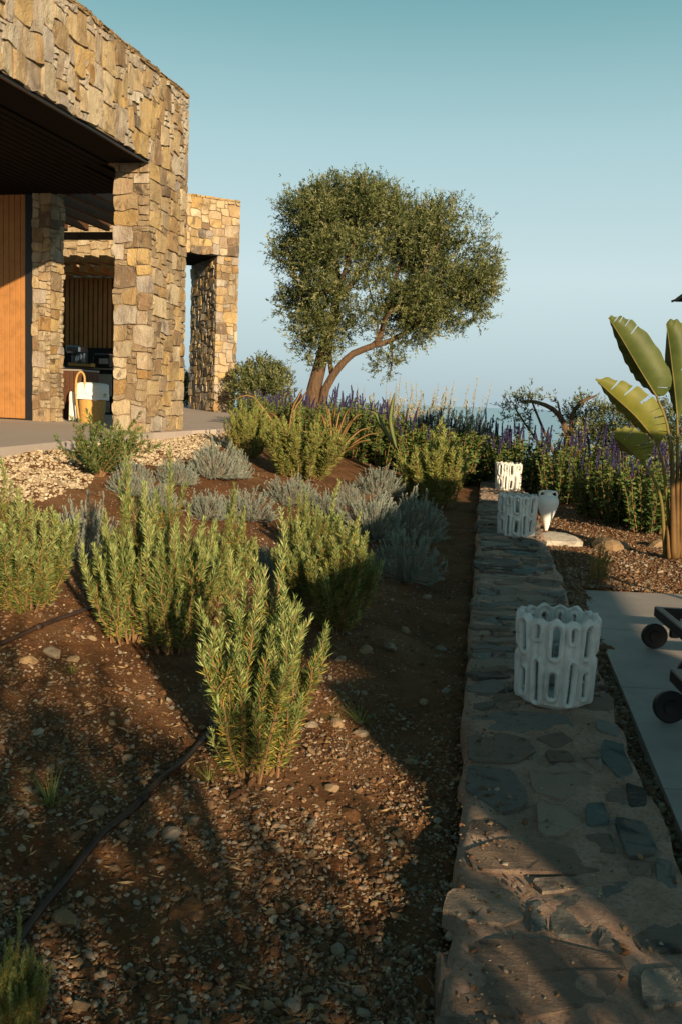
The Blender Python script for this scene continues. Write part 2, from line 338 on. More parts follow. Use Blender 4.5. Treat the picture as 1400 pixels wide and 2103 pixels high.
def leaves(P, D, L, W, rnd, fold=0.0, rs=rng, bend=0.0):
    """many lance-shaped leaves: base P, direction D, length L, width W; 4 or 6 points each"""
    n = len(P); D = unit(D); q = unit(np.cross(D, unit(rs.normal(size=(n, 3))))); nn = np.cross(D, q)
    L = np.broadcast_to(L, (n,))[:, None]; W = np.broadcast_to(W, (n,))[:, None]
    mid = P + D*L*0.5 + nn*(L*bend)
    V = np.stack([P, mid+q*W/2+nn*W*fold, P+D*L, mid-q*W/2+nn*W*fold], 1).reshape(-1, 3)
    Fc = np.arange(4*n).reshape(n, 4)
    return V, Fc, np.repeat(rnd, 4)
class LB:                                                            # collects leaf arrays
    def __init__(s): s.V = []; s.F = []; s.R = []; s.n = 0
    def add(s, V, Fc, R): s.V.append(V); s.F.append(Fc+s.n); s.R.append(R); s.n += len(V)
    def build(s, name, mat, parent): return obj(name, mesh(name, np.concatenate(s.V), np.concatenate(s.F), np.concatenate(s.R)), mat, parent)
ICO = None
def ico():
    global ICO
    t = (1+5**.5)/2
    V = np.array([(-1, t, 0), (1, t, 0), (-1, -t, 0), (1, -t, 0), (0, -1, t), (0, 1, t), (0, -1, -t), (0, 1, -t), (t, 0, -1), (t, 0, 1), (-t, 0, -1), (-t, 0, 1)])/math.hypot(1, t)
    Fc = np.array([(0, 11, 5), (0, 5, 1), (0, 1, 7), (0, 7, 10), (0, 10, 11), (1, 5, 9), (5, 11, 4), (11, 10, 2), (10, 7, 6), (7, 1, 8), (3, 9, 4), (3, 4, 2), (3, 2, 6), (3, 6, 8), (3, 8, 9), (4, 9, 5), (2, 4, 11), (6, 2, 10), (8, 6, 7), (9, 8, 1)])
    return V, Fc
def pebbles(P, r, rs):
    V0, F0 = ico(); n = len(P); m = len(V0)
    sc = rs.uniform(0.6, 1.35, (n, 1, 3))*np.array([1, 1, 0.7]); V = V0[None]*sc*(1+rs.uniform(-.25, .25, (n, m, 1)))
    a = rs.uniform(0, 2*math.pi, n); c, s = np.cos(a)[:, None], np.sin(a)[:, None]
    x = V[:, :, 0]*c-V[:, :, 1]*s; y = V[:, :, 0]*s+V[:, :, 1]*c
    tl = rs.uniform(-.5, .5, (n, 1)); z = V[:, :, 2]+x*tl
    V = np.stack([x, y, z], 2)*r[:, None, None]+P[:, None, :]
    Fc = (F0[None]+(np.arange(n)*m)[:, None, None]).reshape(-1, 3)
    return V.reshape(-1, 3), Fc, np.repeat(rs.uniform(0, 1, n), m)
# ================================================================== THE SETTING
def axis(segs):
    a = [np.arange(s, e, st) for s, e, st in segs]; return np.unique(np.round(np.concatenate(a), 4))
gx = axis([(-300, -40, 20), (-40, -8, 2), (-8, -4, .3), (-4, 4.2, .045), (4.2, 9, .3), (9, 40, 2), (40, 301, 20)])
gy = axis([(-60, -10, 4), (-10, 1, .4), (1, 9, .045), (9, 15, .09), (15, 30, .4), (30, 200, 6)])
X, Y = np.meshgrid(gx, gy); Z = g(X, Y)
Z = np.where((np.abs(X-wl(Y)-WW/2) < WW/2+0.0), Z-0.05, Z)
Z = np.where((Y < 7.38) & (X-wl(Y) > WW+0.2) & (X < 8), Z-0.12, Z)
nx, ny = len(gx), len(gy); idx = np.arange(nx*ny).reshape(ny, nx)
Fq = np.stack([idx[:-1, :-1], idx[:-1, 1:], idx[1:, 1:], idx[1:, :-1]], -1).reshape(-1, 4)
struct('ground', mesh('ground', np.stack([X, Y, Z], -1).reshape(-1, 3), Fq, None, True), 'soil')
struct('sea', mesh('sea', [(-60000, -200, -60), (60000, -200, -60), (60000, 60000, -60), (-60000, 60000, -60)], [(0, 1, 2, 3)]), 'sea')
# ---- buildings' frame: corner of the near building's pier
ZT = 0.845
C1 = at(300, 888, 12); C1[2] = 0; A1 = rad(13.5)
D1 = np.array([math.sin(A1), math.cos(A1), 0]); N1 = np.array([math.cos(A1), -math.sin(A1), 0])      # along the wall, out of the wall
def b1(t, i, z): return C1 + D1*t - N1*i + np.array([0, 0, z])                                       # t along, i inward
C2 = at(440, 845, 20); Z2 = C2[2]; C2 = C2*np.array([1, 1, 0]); A2 = rad(63)
D2 = np.array([math.sin(A2), math.cos(A2), 0]); N2 = np.array([math.cos(A2), -math.sin(A2), 0])
def b2(t, i, z): return C2 + D2*t - N2*i + np.array([0, 0, z])
# terrace slab in plan: edge towards the garden, then back under the buildings
te = [on(-260, 958, ZT), on(0, 919, ZT), on(228, 897, ZT), b1(-0.02, -0.12, 0), b1(1.2, -0.14, 0), on(452, 884, ZT), b2(0.9, -0.9, 0), b2(3, 2, 0), b2(-9, 8, 0), b1(4, 9, 0), b1(-9, 9, 0)]
def prism(poly, z0, z1, name, mat, parent=None):
    n = len(poly); V = [(p[0], p[1], z0 if np.isscalar(z0) else z0[i]) for i, p in enumerate(poly)]+[(p[0], p[1], z1 if np.isscalar(z1) else z1[i]) for i, p in enumerate(poly)]
    Fc = [tuple(range(n))[::-1], tuple(range(n, 2*n))]+[(i, (i+1) % n, n+(i+1) % n, n+i) for i in range(n)]
    return obj(name, mesh(name, V, Fc), mat, parent)
def ztop(p):
    t = (p[0]-C1[0])*D1[0]+(p[1]-C1[1])*D1[1]
    return ZT + max(0, t-1)*(Z2-ZT)/7.2
zt = [ztop(p) for p in te]
o = prism(te, [z-0.35 for z in zt], zt, 'terrace', 'terrace'); o['kind'] = 'structure'
# paving by the loungers (z below the wall top) : slabs as parts
pv = thing('paving', 'pale large paving slabs beside the low stone wall', 'paving'); del pv['category']; del pv['label']; pv['kind'] = 'structure'
PZ = -0.06; PE = on(1190, 1211, PZ)
ux = np.array([1.0, -0.025, 0]); uy = np.array([WDIR[0]+0.02, WDIR[1], 0])
def slab(a0, a1, c0, c1):
    q = [PE+ux*a+uy*c for a, c in ((a0, c0), (a1, c0), (a1, c1), (a0, c1))]
    V = [(p[0], p[1], PZ-0.12) for p in q]+[(p[0], p[1], PZ) for p in q]
    obj('slab', mesh('slab', V, [(3, 2, 1, 0), (4, 5, 6, 7), (0, 1, 5, 4), (1, 2, 6, 5), (2, 3, 7, 6), (3, 0, 4, 7)]), 'paver', pv)
G = 0.004
for r_ in range(8):
    for c_ in range(4):
        slab(c_*1.0+G, (c_+1)*1.0-G, -(r_+1)*1.3+G, -r_*1.3-G)
# ================================================================== stone packing
def pack(nu, nv, sizes, ok, rs):
    """fills a grid with rectangles; ok(i, j) says whether a cell belongs; sizes: list of (w, h, weight)"""
    occ = np.array([[not ok(i, j) for i in range(nu)] for j in range(nv)]); out = []
    wts = np.array([s[2] for s in sizes], float); wts /= wts.sum()
    for j in range(nv):
        for i in range(nu):
            if occ[j, i]: continue
            for tr in range(14):
                w_, h_, _ = sizes[rs.choice(len(sizes), p=wts)] if tr < 13 else (1, 1, 1)
                if i+w_ <= nu and j+h_ <= nv and not occ[j:j+h_, i:i+w_].any(): break
            else: w_, h_ = 1, 1
            occ[j:j+h_, i:i+w_] = True; out.append((i, j, w_, h_))
    return out
def stone_grid(u0, u1, v0, v1, amp, seed, rs, folds=(), gap=0.005, proud=0.022, cut=.11):
    """6 x 6 points of one stone in wall coordinates (u, v, h)"""
    us = np.array([0, .0, .30, .70, 1, 1.]); vs = np.array([0, .0, .3, .7, 1, 1.])
    U, V = np.meshgrid(u0+us*(u1-u0), v0+vs*(v1-v0))
    for fo in folds:
        if u0 < fo-0.015 and u1 > fo+0.015:
            k = 2+int(abs(U[0, 3]-fo) < abs(U[0, 2]-fo)); U[:, k] = fo
    ed = np.zeros_like(U, bool)
    for fo in folds:
        if abs(u0-fo) < .045 and u1-fo > .05: U[:, :2] = fo; ed[:, :2] = True
        if abs(u1-fo) < .045 and fo-u0 > .05: U[:, 4:] = fo; ed[:, 4:] = True
    dx = amp*(vnoise(U, V, 0.19, seed)+0.5*vnoise(U, V, 0.08, seed+1)); dy = amp*(vnoise(U, V, 0.19, seed+2)+0.5*vnoise(U, V, 0.08, seed+3))
    snap = np.zeros_like(U, bool)
    for fo in folds: snap |= np.abs(U-fo) < 1e-6
    snap |= ed
    U2 = np.where(snap, U, U+dx); V2 = V+dy
    cu, cv = U2.mean(), V2.mean(); su = max(u1-u0, .02); sv = max(v1-v0, .02)
    k = np.ones_like(U)
    for a in (0, 1, 4, 5):
        for b in (0, 1, 4, 5): k[a, b] = 1-rs.uniform(0.0, cut)
    ku = (1-2*gap/su)*k; kv = (1-2*gap/sv)*k
    U2 = np.where(snap, U2, cu+(U2-cu)*ku); V2 = cv+(V2-cv)*kv
    inner = np.zeros_like(U); inner[2:4, 2:4] = 1
    h = rs.uniform(0.006, proud) + rs.uniform(-.012, .012)*(U-cu)/su*2+rs.uniform(-.014, .014)*(V-cv)/sv*2 + inner*rs.uniform(-0.002, 0.006) + rs.normal(0, 0.0025, U.shape)
    h[0, :] = h[-1, :] = -0.06; h[:, 0] = h[:, -1] = -0.06
    h = np.where(snap & (h > 0), np.clip(h, .006, .014), h)
    for a in (1, 4): U2[a, 1:5] = cu+(U2[a, 1:5]-cu)*0.985; V2[a, 1:5] = cv+(V2[a, 1:5]-cv)*0.975; U2[1:5, a] = np.where(snap[1:5, a], U2[1:5, a], cu+(U2[1:5, a]-cu)*0.975)
    return U2, V2, h
SQ = [(j*6+i, j*6+i+1, (j+1)*6+i+1, (j+1)*6+i) for j in range(5) for i in range(5)]
class Poly:
    """plan polyline; outward is to the right of travel when out=+1"""
    def __init__(s, pts, out):
        s.p = [np.array(q, float)[:2] for q in pts]; s.l = [np.linalg.norm(b-a) for a, b in zip(s.p, s.p[1:])]; s.c = np.concatenate([[0], np.cumsum(s.l)])
        s.t = [(b-a)/l for a, b, l in zip(s.p, s.p[1:], s.l)]; s.n = [np.array([t[1], -t[0]])*out for t in s.t]
        s.folds = list(s.c[1:-1])
    def __call__(s, u, v, h):
        for k, fo in enumerate(s.folds):
            if abs(u-fo) < 1e-6:
                m = s.n[k]+s.n[k+1]; q = s.p[k+1]+m*h/(0.5*np.dot(m, m)) ; return (q[0], q[1], v)
        i = int(np.clip(np.searchsorted(s.c, u)-1, 0, len(s.l)-1)); q = s.p[i]+s.t[i]*(u-s.c[i])+s.n[i]*h
        return (q[0], q[1], v)
def lay_stones(parent, rects, cell, u_off, v_off, mapf, rs, seed, root, folds=(), amp=0.03, mat='stone', limit=300, gap=0.005, proud=0.024, cellv=None, key=None, cut=.11):
    cellv = cellv or cell
    root = np.asarray(root); rest = MB(); n = 0
    rects = sorted(rects, key=key) if key else sorted(rects, key=lambda q: -q[2]*q[3])
    for (i, j, w_, h_) in rects:
        U, V, h = stone_grid(u_off+i*cell, u_off+(i+w_)*cell, v_off+j*cellv, v_off+(j+h_)*cellv, amp, seed, rs, folds, gap, proud, cut)
        P = np.array([mapf(a, b, c) for a, b, c in zip(U.ravel(), V.ravel(), h.ravel())]) - root
        if n < limit: obj('stone', mesh('stone', P, SQ), mat, parent)
        else: rest.add(P, SQ)
        n += 1
    if rest.v: o = rest.build('small_stones', mat, parent); o['kind'] = 'stuff'
    return n
# ================================================================== NEAR BUILDING
ZB, ZH, ZR = ZT, at(298, 328, 12)[2], at(298, 123, 12)[2]           # floor, underside of beam, top of wall
TH, TP = 0.47, 1.16
R1 = C1+np.array([0, 0, ZT]); bld = thing('stone_house', 'golden rubble stone house with deep flat overhang and corner pier', 'house', tuple(R1))
cell = 0.068
pier = Poly([b1(0.0, TH, 0), b1(0, 0, 0), b1(TP, 0, 0), b1(TP, TH, 0)], 1)      # inner edge, corner, far corner, round the back
flat = Poly([b1(-6.5, 0, 0), b1(TP, 0, 0), b1(TP, TH, 0)], 1)
UL = 6.5
nv_b = int(round((ZR-0.07-ZB)/cell)); nv_h = int(round((ZH-ZB)/cell)); NB = int(UL/cell); nP = int(round((TP+TH)/cell)); nR = int(round(TH/cell))
# unfolded grid: columns < NB are the beam (above the opening) or, in the last nR columns, the pier's inner face below it
def okc(i, j):
    if j >= nv_h: return True
    return i >= NB-nR
rs = np.random.default_rng(11)
flat_sz = [(4, 3, 3), (3, 3, 2), (5, 4, 2.5), (4, 2, 2), (3, 2, 2), (2, 2, 2), (2, 1, 2), (3, 1, 1.5), (2, 3, 1.5), (5, 3, 1.5), (1, 1, 1), (6, 4, 1)]
tall_sz = [(3, 4, 3), (2, 4, 2.5), (3, 5, 2.2), (4, 4, 1.5), (2, 3, 2), (2, 2, 1.5), (3, 2, 1.2), (1, 2, 1.2), (2, 1, 1.5), (4, 5, 1.4), (1, 1, 1), (4, 6, .8)]
low = pack(NB+nP, nv_h, flat_sz, okc, rs); high = [(i, j+nv_h, a, b) for i, j, a, b in pack(NB+nP, nv_b-nv_h, tall_sz, lambda i, j: True, rs)]
cu = UL/NB
def map_low(u, v, h): return pier(u-UL+TH, v, h)
def map_high(u, v, h): return flat(u, v, h)
lay_stones(bld, low, cu, 0, ZB, map_low, rs, 21, R1, [f_+UL-TH for f_ in pier.folds], 0.026, cellv=(ZH-ZB)/nv_h, limit=112)
lay_stones(bld, [q for q in high if q[0] >= 36], cu, 0, ZB, map_high, rs, 21, R1, flat.folds, 0.03, cellv=(ZH-ZB)/nv_h, limit=112)
lay_stones(bld, [q for q in high if q[0] < 36], cu, 0, ZB, map_high, rs, 21, R1, flat.folds, 0.03, cellv=(ZH-ZB)/nv_h, limit=0)
ztopc = ZB+nv_b*(ZH-ZB)/nv_h
cop = pack(int((UL+TP+TH)/0.05), 2, [(3, 1, 3), (4, 1, 2), (2, 1, 2), (5, 1, 1), (2, 2, 1)], lambda i, j: True, rs)
lay_stones(bld, cop, 0.05, 0, ztopc, map_high, rs, 31, R1, flat.folds, 0.012, cellv=0.035, limit=0, gap=0.004, proud=0.02)
def bar(mb, a, b, sz, up=(0, 0, 1)):                                 # a beam from a to b with section sz (w, h)
    a = np.asarray(a, float); b = np.asarray(b, float); d = unit(b-a); s_ = unit(np.cross(d, up)); u_ = np.cross(s_, d)
    return mb.box((a+b)/2, (np.linalg.norm(b-a), sz[0], sz[1]), 0.0, np.array([d, s_, u_]))
def rb(p): return np.asarray(p)-R1
m = MB()                                                             # solid core behind the facing stones, 2 cm back
AX1 = np.array([D1, -N1, [0, 0, 1]])
def bx1(m, t0, t1, i0, i1, z0, z1, bev=0): return m.box(rb(b1((t0+t1)/2, (i0+i1)/2, (z0+z1)/2)), (t1-t0, i1-i0, z1-z0), bev, AX1)
bx1(m, 0.007, TP-0.007, 0.007, TH-0.002, ZB-0.3, ZH+0.01); bx1(m, -8.5, TP-0.007, 0.007, 0.5, ZH+0.002, ztopc+0.06)
bx1(m, -8.5, -7.4, 0.02, TH, ZB-.3, ZH+0.001)
m.build('wall_core', 'mortar', bld)
m = MB(); bx1(m, -8.5, 1.60, 0.5, 7.5, ZH-0.10+0.12, ZR-0.25); m.build('roof_slab', 'mortar', bld)
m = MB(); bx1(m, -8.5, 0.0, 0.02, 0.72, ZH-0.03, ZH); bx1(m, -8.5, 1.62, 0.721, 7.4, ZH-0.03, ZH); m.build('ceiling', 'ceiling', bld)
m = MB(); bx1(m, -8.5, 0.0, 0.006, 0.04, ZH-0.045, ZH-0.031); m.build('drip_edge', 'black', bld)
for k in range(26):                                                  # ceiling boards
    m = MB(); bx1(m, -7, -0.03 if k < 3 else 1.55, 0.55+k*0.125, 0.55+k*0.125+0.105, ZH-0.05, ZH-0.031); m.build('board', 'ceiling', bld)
lp = at(100, 293, 10); tt = np.dot(lp-C1, D1); ii = -np.dot(lp-C1, N1)
m = MB(); c = rb(b1(tt, max(ii, .8), ZH-0.052)); m.lathe([(0.0, 0), (0.05, 0), (0.055, 0.004), (0.055, 0.02)], 16, c); m.build('downlight', 'steel', bld)
# inner pier
IP = at(96, 868, 14.0); ti = np.dot(IP-C1, D1); ic = -np.dot(IP-C1, N1); i0, i1 = ic-0.06, ic+0.24
ip = Poly([b1(ti, i1, 0), b1(ti, i0, 0), b1(ti+0.36, i0, 0)], 1)
rc = pack(5, nv_h, [(3, 3, 2), (4, 3, 2), (2, 2, 2), (3, 2, 2), (2, 3, 1), (4, 4, 1), (2, 1, .6)], lambda i, j: True, rs)
rc2 = [(i+5, j, a, b) for i, j, a, b in pack(6, nv_h, flat_sz, lambda i, j: True, rs)]
lay_stones(bld, rc+rc2, 0.06, 0, ZB, ip, rs, 51, R1, ip.folds, 0.026, cellv=(ZH-ZB)/nv_h, limit=38)
m = MB(); bx1(m, ti+0.007, ti+0.36, i0+0.007, i1, ZB-.2, ZH); m.build('wall_core', 'mortar', bld)
# black jamb and sliding timber door beside it
m = MB(); bx1(m, ti+0.02, ti+0.14, i1+0.004, i1+0.13, ZB, ZH-.001); m.build('door_jamb', 'black', bld)
m = MB(); bx1(m, ti+0.05, ti+0.12, i1+0.132, i1+2.4, ZB+0.0, ZB+0.04); m.build('door_sill', 'black', bld)
for k in range(20):
    m = MB(); a = i1+0.14+k*0.095; bx1(m, ti+0.05, ti+0.10, a, a+0.089, ZB+0.045, ZH-0.02, 0.005); m.build('door_board', 'wood', bld)
m = MB(); bx1(m, ti+0.11, ti+0.2, i1+0.13, i1+6, ZB, ZH-.001); m.build('wall_core', 'darkwood', bld)
# ---- service court behind the pier: slatted wall, dark counter, pergola, stone wall
TB = 5.3; zs0, zs1 = ZB+1.33, ZH-0.75
m = MB(); bx1(m, TB+0.04, TB+0.2, 2.15, 5.9, ZB, zs1); m.build('back_wall', 'darkwood', bld)
for k in range(36):
    m = MB(); a = 2.18+k*0.10; bx1(m, TB, TB+0.038, a, a+0.068, zs0, zs1); m.build('slat', 'wood', bld)
m = MB(); bx1(m, TB-0.03, TB+0.03, 2.15, 5.9, ZB+0.9, zs0-0.01); m.build('splashback', 'black', bld)
for k in range(6):                                                   # pergola rafters running away from the opening
    m = MB(); a = 1.70+k*0.42; bx1(m, 1.78, 4.6, a, a+0.075, ZH-0.02, ZH+0.16); m.build('rafter', 'darkwood', bld)
for z_ in (ZH-0.42, ZH-0.60):
    for k in range(9):                                               # rafter ends of the roof beyond
        m = MB(); a = 1.9+k*0.30+(0.1 if z_ < ZH-.5 else 0); bx1(m, 4.75, 5.28, a, a+0.15, z_-0.13, z_); m.build('rafter', 'wood', bld)
m = MB(); bx1(m, 4.62, 4.70, 1.7, 5, ZH-0.16, ZH-0.03); m.build('pergola_beam', 'darkwood', bld)
BW = Poly([b1(6.2, 6.2, 0), b1(6.2, 2.7, 0), b1(6.9, 2.7, 0)], 1)
rc = pack(34, 18, flat_sz, lambda i, j: True, rs); lay_stones(bld, [(i+3, j, a, b) for i, j, a, b in rc], 0.094, 0, ZH-0.9, BW, rs, 71, R1, BW.folds, 0.03, cellv=0.075, limit=24)
m = MB(); bx1(m, 6.22, 6.8, 2.72, 6.2, ZB, ZH+0.55); m.build('wall_core', 'mortar', bld)
# ================================================================== FAR BUILDING
R2 = C2+np.array([0, 0, Z2]); far = thing('stone_gateway', 'far stone block with square doorway opening and thick end pier', 'house', tuple(R2))
ZL = at(441, 525, 20)[2]; ZT2 = at(441, 414, 20)[2]; PD = 1.78; PWd = 0.46
AX2 = np.array([D2, -N2, [0, 0, 1]])
def bx2(m, t0, t1, i0, i1, z0, z1, bev=0): return m.box(b2((t0+t1)/2, (i0+i1)/2, (z0+z1)/2)-R2, (t1-t0, i1-i0, z1-z0), bev, AX2)
p2 = Poly([b2(0, PD, 0), b2(0, 0, 0), b2(PWd, 0, 0), b2(PWd, PD, 0)], 1); f2 = Poly([b2(-2.2, 0, 0), b2(PWd, 0, 0), b2(PWd, PD, 0)], 1)
c2_ = 0.08; nh2 = int((ZL-Z2)/c2_); cv2 = (ZL-Z2)/nh2; na = int(round(PD/c2_)); nb = int(round((PWd+PD)/c2_))
sz2 = [(3, 2, 3), (2, 2, 3), (4, 3, 1.2), (2, 3, 1.2), (3, 3, 1.5), (2, 1, 1), (4, 2, 1)]
low2 = pack(na+7, nh2, sz2, lambda i, j: True, rs); lay_stones(far, low2, c2_, PD-na*c2_, Z2, p2, rs, 91, R2, p2.folds, 0.028, cellv=cv2, limit=230)
nt2 = int(round((ZT2-ZL)/cv2)); hi2 = pack(int((2.2+PWd+.5)/c2_), nt2, sz2, lambda i, j: True, rs)
lay_stones(far, [(i, j, a, b) for i, j, a, b in hi2 if i < 99], c2_, 0, ZL, f2, rs, 93, R2, f2.folds, 0.028, cellv=cv2, limit=69)
zt2 = ZL+nt2*cv2
cop = pack(60, 1, [(3, 1, 3), (4, 1, 2), (2, 1, 2)], lambda i, j: True, rs); lay_stones(far, cop, 0.05, 0, zt2, f2, rs, 95, R2, f2.folds, 0.01, cellv=0.05, limit=0, gap=.004, proud=.02)
m = MB(); bx2(m, 0.007, PWd-.007, 0.007, PD, Z2-.5, ZL+.005); bx2(m, -2.2, PWd-.007, 0.007, PD, ZL+0.03, zt2+.035); bx2(m, -2.2, -1.9, 0.02, PD, Z2-.5, ZL+0.005); m.build('wall_core', 'mortar', far)
m = MB(); bx2(m, -1.898, -0.002, 0.006, PD, ZL-0.012, ZL+0.025); m.build('lintel_soffit', 'ceiling', far)
# ================================================================== LOW GARDEN WALL
Y0, Y1 = -1.5, onw(1000, 966)[1]
RW = np.array([wl(4.0), 4.0, 0.0]); wall = thing('low_stone_wall', 'long low garden wall capped with dark stones set in pinkish mortar', 'wall', tuple(RW))
def wpt(u, y, h): return np.array([wl(y)+u*WW, y, zw(y)+h])          # u 0..1 across
ys = np.concatenate([np.arange(Y0, 8, 0.05), np.arange(8, Y1, 0.1), [Y1]]); us = np.linspace(0, 1, 15)
V = []
for y in ys:
    el = 0.014*vnoise(y, 0, 0.35, 5)+0.014*vnoise(y, 3, 0.12, 6); er = 0.014*vnoise(y, 0, 0.4, 7)+0.014*vnoise(y, 3, 0.12, 8)
    row = [wpt(0, y, 0)+(el-0.012, 0, -0.5), wpt(0, y, 0)+(el-0.006, 0, -0.03)]
    for u in us:
        p = wpt(u, y, 0); p[0] += el*(1-u)+er*u; p[2] += 0.012*float(vnoise(p[0], y, 0.16, 9))+0.004*float(vnoise(p[0], y, 0.05, 10)); row.append(p)
    row += [wpt(1, y, 0)+(er+0.006, 0, -0.03), wpt(1, y, 0)+(er+0.012, 0, -0.5)]
    V += row
k = len(us)+4; n = len(ys)
Fq = [(j*k+i, j*k+i+1, (j+1)*k+i+1, (j+1)*k+i) for j in range(n-1) for i in range(k-1)]+[tuple(range(k))[::-1], tuple((n-1)*k+i for i in range(k))]
o = obj('mortar_bed', mesh('mortar_bed', np.array(V)-RW, Fq, None, True), 'capmortar', wall)
def flag(poly, mat, parent, root, hgt=0.012, zf=None, seed=0):
    """an irregular flat stone from its outline (world x, y)"""
    r_ = np.random.default_rng(seed); P = np.asarray(poly, float)[:, :2]
    for _ in range(1): P = np.stack([P*.88+np.roll(P, -1, 0)*.12, P*.12+np.roll(P, -1, 0)*.88], 1).reshape(-1, 2)
    c = P.mean(0); sz = np.linalg.norm(P-c, axis=1).mean(); P = c+(P-c)*1.07+r_.normal(0, sz*0.05, P.shape); n = len(P)
    V = []
    for s_, h in ((1.0, -0.05), (0.99, hgt*.75), (0.95, hgt), (0.5, hgt*1.05)):
        for q in c+(P-c)*s_: V.append((q[0], q[1], zf(q[1])+h+(r_.normal(0, hgt*.22) if h > 0 else 0)))
    V.append((c[0], c[1], zf(c[1])+hgt*1.2))
    Fc = [(a*n+i, a*n+(i+1) % n, (a+1)*n+(i+1) % n, (a+1)*n+i) for a in range(3) for i in range(n)]+[(3*n+i, 3*n+(i+1) % n, 4*n) for i in range(n)]
    return obj('stone', mesh('stone', np.array(V)-root, Fc), mat, parent)
FL = [[(962, 1512), (1040, 1510), (1085, 1525), (1100, 1545), (1060, 1565), (965, 1565)], [(960, 1575), (1040, 1580), (1075, 1620), (1075, 1655), (1030, 1670), (957, 1620)],
      [(1085, 1582), (1140, 1570), (1210, 1590), (1200, 1622), (1150, 1642), (1092, 1622)], [(1100, 1515), (1150, 1505), (1182, 1525), (1140, 1536)], [(1238, 1520), (1280, 1535), (1302, 1590), (1268, 1600), (1240, 1560)],
      [(965, 1745), (1030, 1728), (1120, 1735), (1200, 1755), (1240, 1775), (1225, 1795), (1160, 1797), (1080, 1790), (980, 1787)], [(920, 1835), (1000, 1830), (1060, 1845), (1070, 1890), (1030, 1905), (960, 1895), (918, 1870)],
      [(1130, 1850), (1190, 1840), (1215, 1890), (1208, 1922), (1140, 1925)], [(912, 1965), (1000, 1935), (1100, 1940), (1250, 1965), (1285, 2000), (1240, 2060), (1100, 2090), (950, 2070), (908, 2020)],
      [(1105, 1650), (1150, 1660), (1192, 1690), (1160, 1722), (1110, 1715)], [(1262, 1680), (1322, 1690), (1345, 1750), (1290, 1760)], [(1262, 1890), (1330, 1880), (1400, 1905), (1410, 1950), (1320, 1960)],
      [(1232, 1820), (1290, 1815), (1312, 1850), (1252, 1862)], [(966, 1470), (1050, 1462), (1160, 1472), (1170, 1495), (1080, 1501), (966, 1498)], [(1222, 1478), (1268, 1490), (1268, 1515), (1228, 1505)],
      [(1285, 1610), (1325, 1625), (1330, 1665), (1292, 1660)], [(1345, 1765), (1378, 1775), (1385, 1830), (1350, 1820)], [(1200, 1655), (1240, 1650), (1250, 1690), (1212, 1700)], [(890, 2090), (1010, 2098), (1060, 2140), (900, 2170)],
      [(965, 1690), (1010, 1685), (1040, 1705), (1000, 1720), (960, 1715)], [(1120, 1545), (1165, 1545), (1180, 1562), (1130, 1566)], [(1090, 1812), (1170, 1806), (1200, 1825), (1120, 1836)], [(1190, 1555), (1228, 1550), (1236, 1585), (1215, 1580)], [(1290, 1770), (1330, 1775), (1335, 1800), (1290, 1800)], [(1085, 1860), (1115, 1855), (1120, 1905), (1085, 1915)], [(1235, 1625), (1272, 1620), (1280, 1655), (1245, 1645)], [(1230, 1905), (1250, 1900), (1262, 1945), (1225, 1945)], [(1310, 2000), (1390, 1990), (1420, 2050), (1330, 2070)], [(1200, 1720), (1250, 1715), (1262, 1750), (1225, 1755)]]
for q, pl in enumerate(FL): flag([onw(*p) for p in pl], 'capstone', wall, RW, 0.007, zw, q)
rs = np.random.default_rng(5)
cy = 0.055; ystart = onw(1060, 1458)[1]; nyc = int((Y1-ystart)/cy); cx = WW/10
rc = pack(10, nyc, [(5, 3, 3), (4, 2, 3), (3, 2, 2), (6, 3, 2), (6, 2, 1.6), (3, 3, 1.4), (2, 2, 1.2), (4, 3, 2), (10, 2, .3), (3, 1, .8)], lambda i, j: True, rs)
rc = [q for q in rc if rs.random() > 0.05 or q[2]*q[3] > 9]
lay_stones(wall, rc, cx, 0, ystart, lambda u, v, h: tuple(wpt(u/WW, v, h)), rs, 121, RW, (), 0.045, 'capstone', 270, 0.006, 0.012, cellv=cy, key=lambda q: q[1], cut=.34)
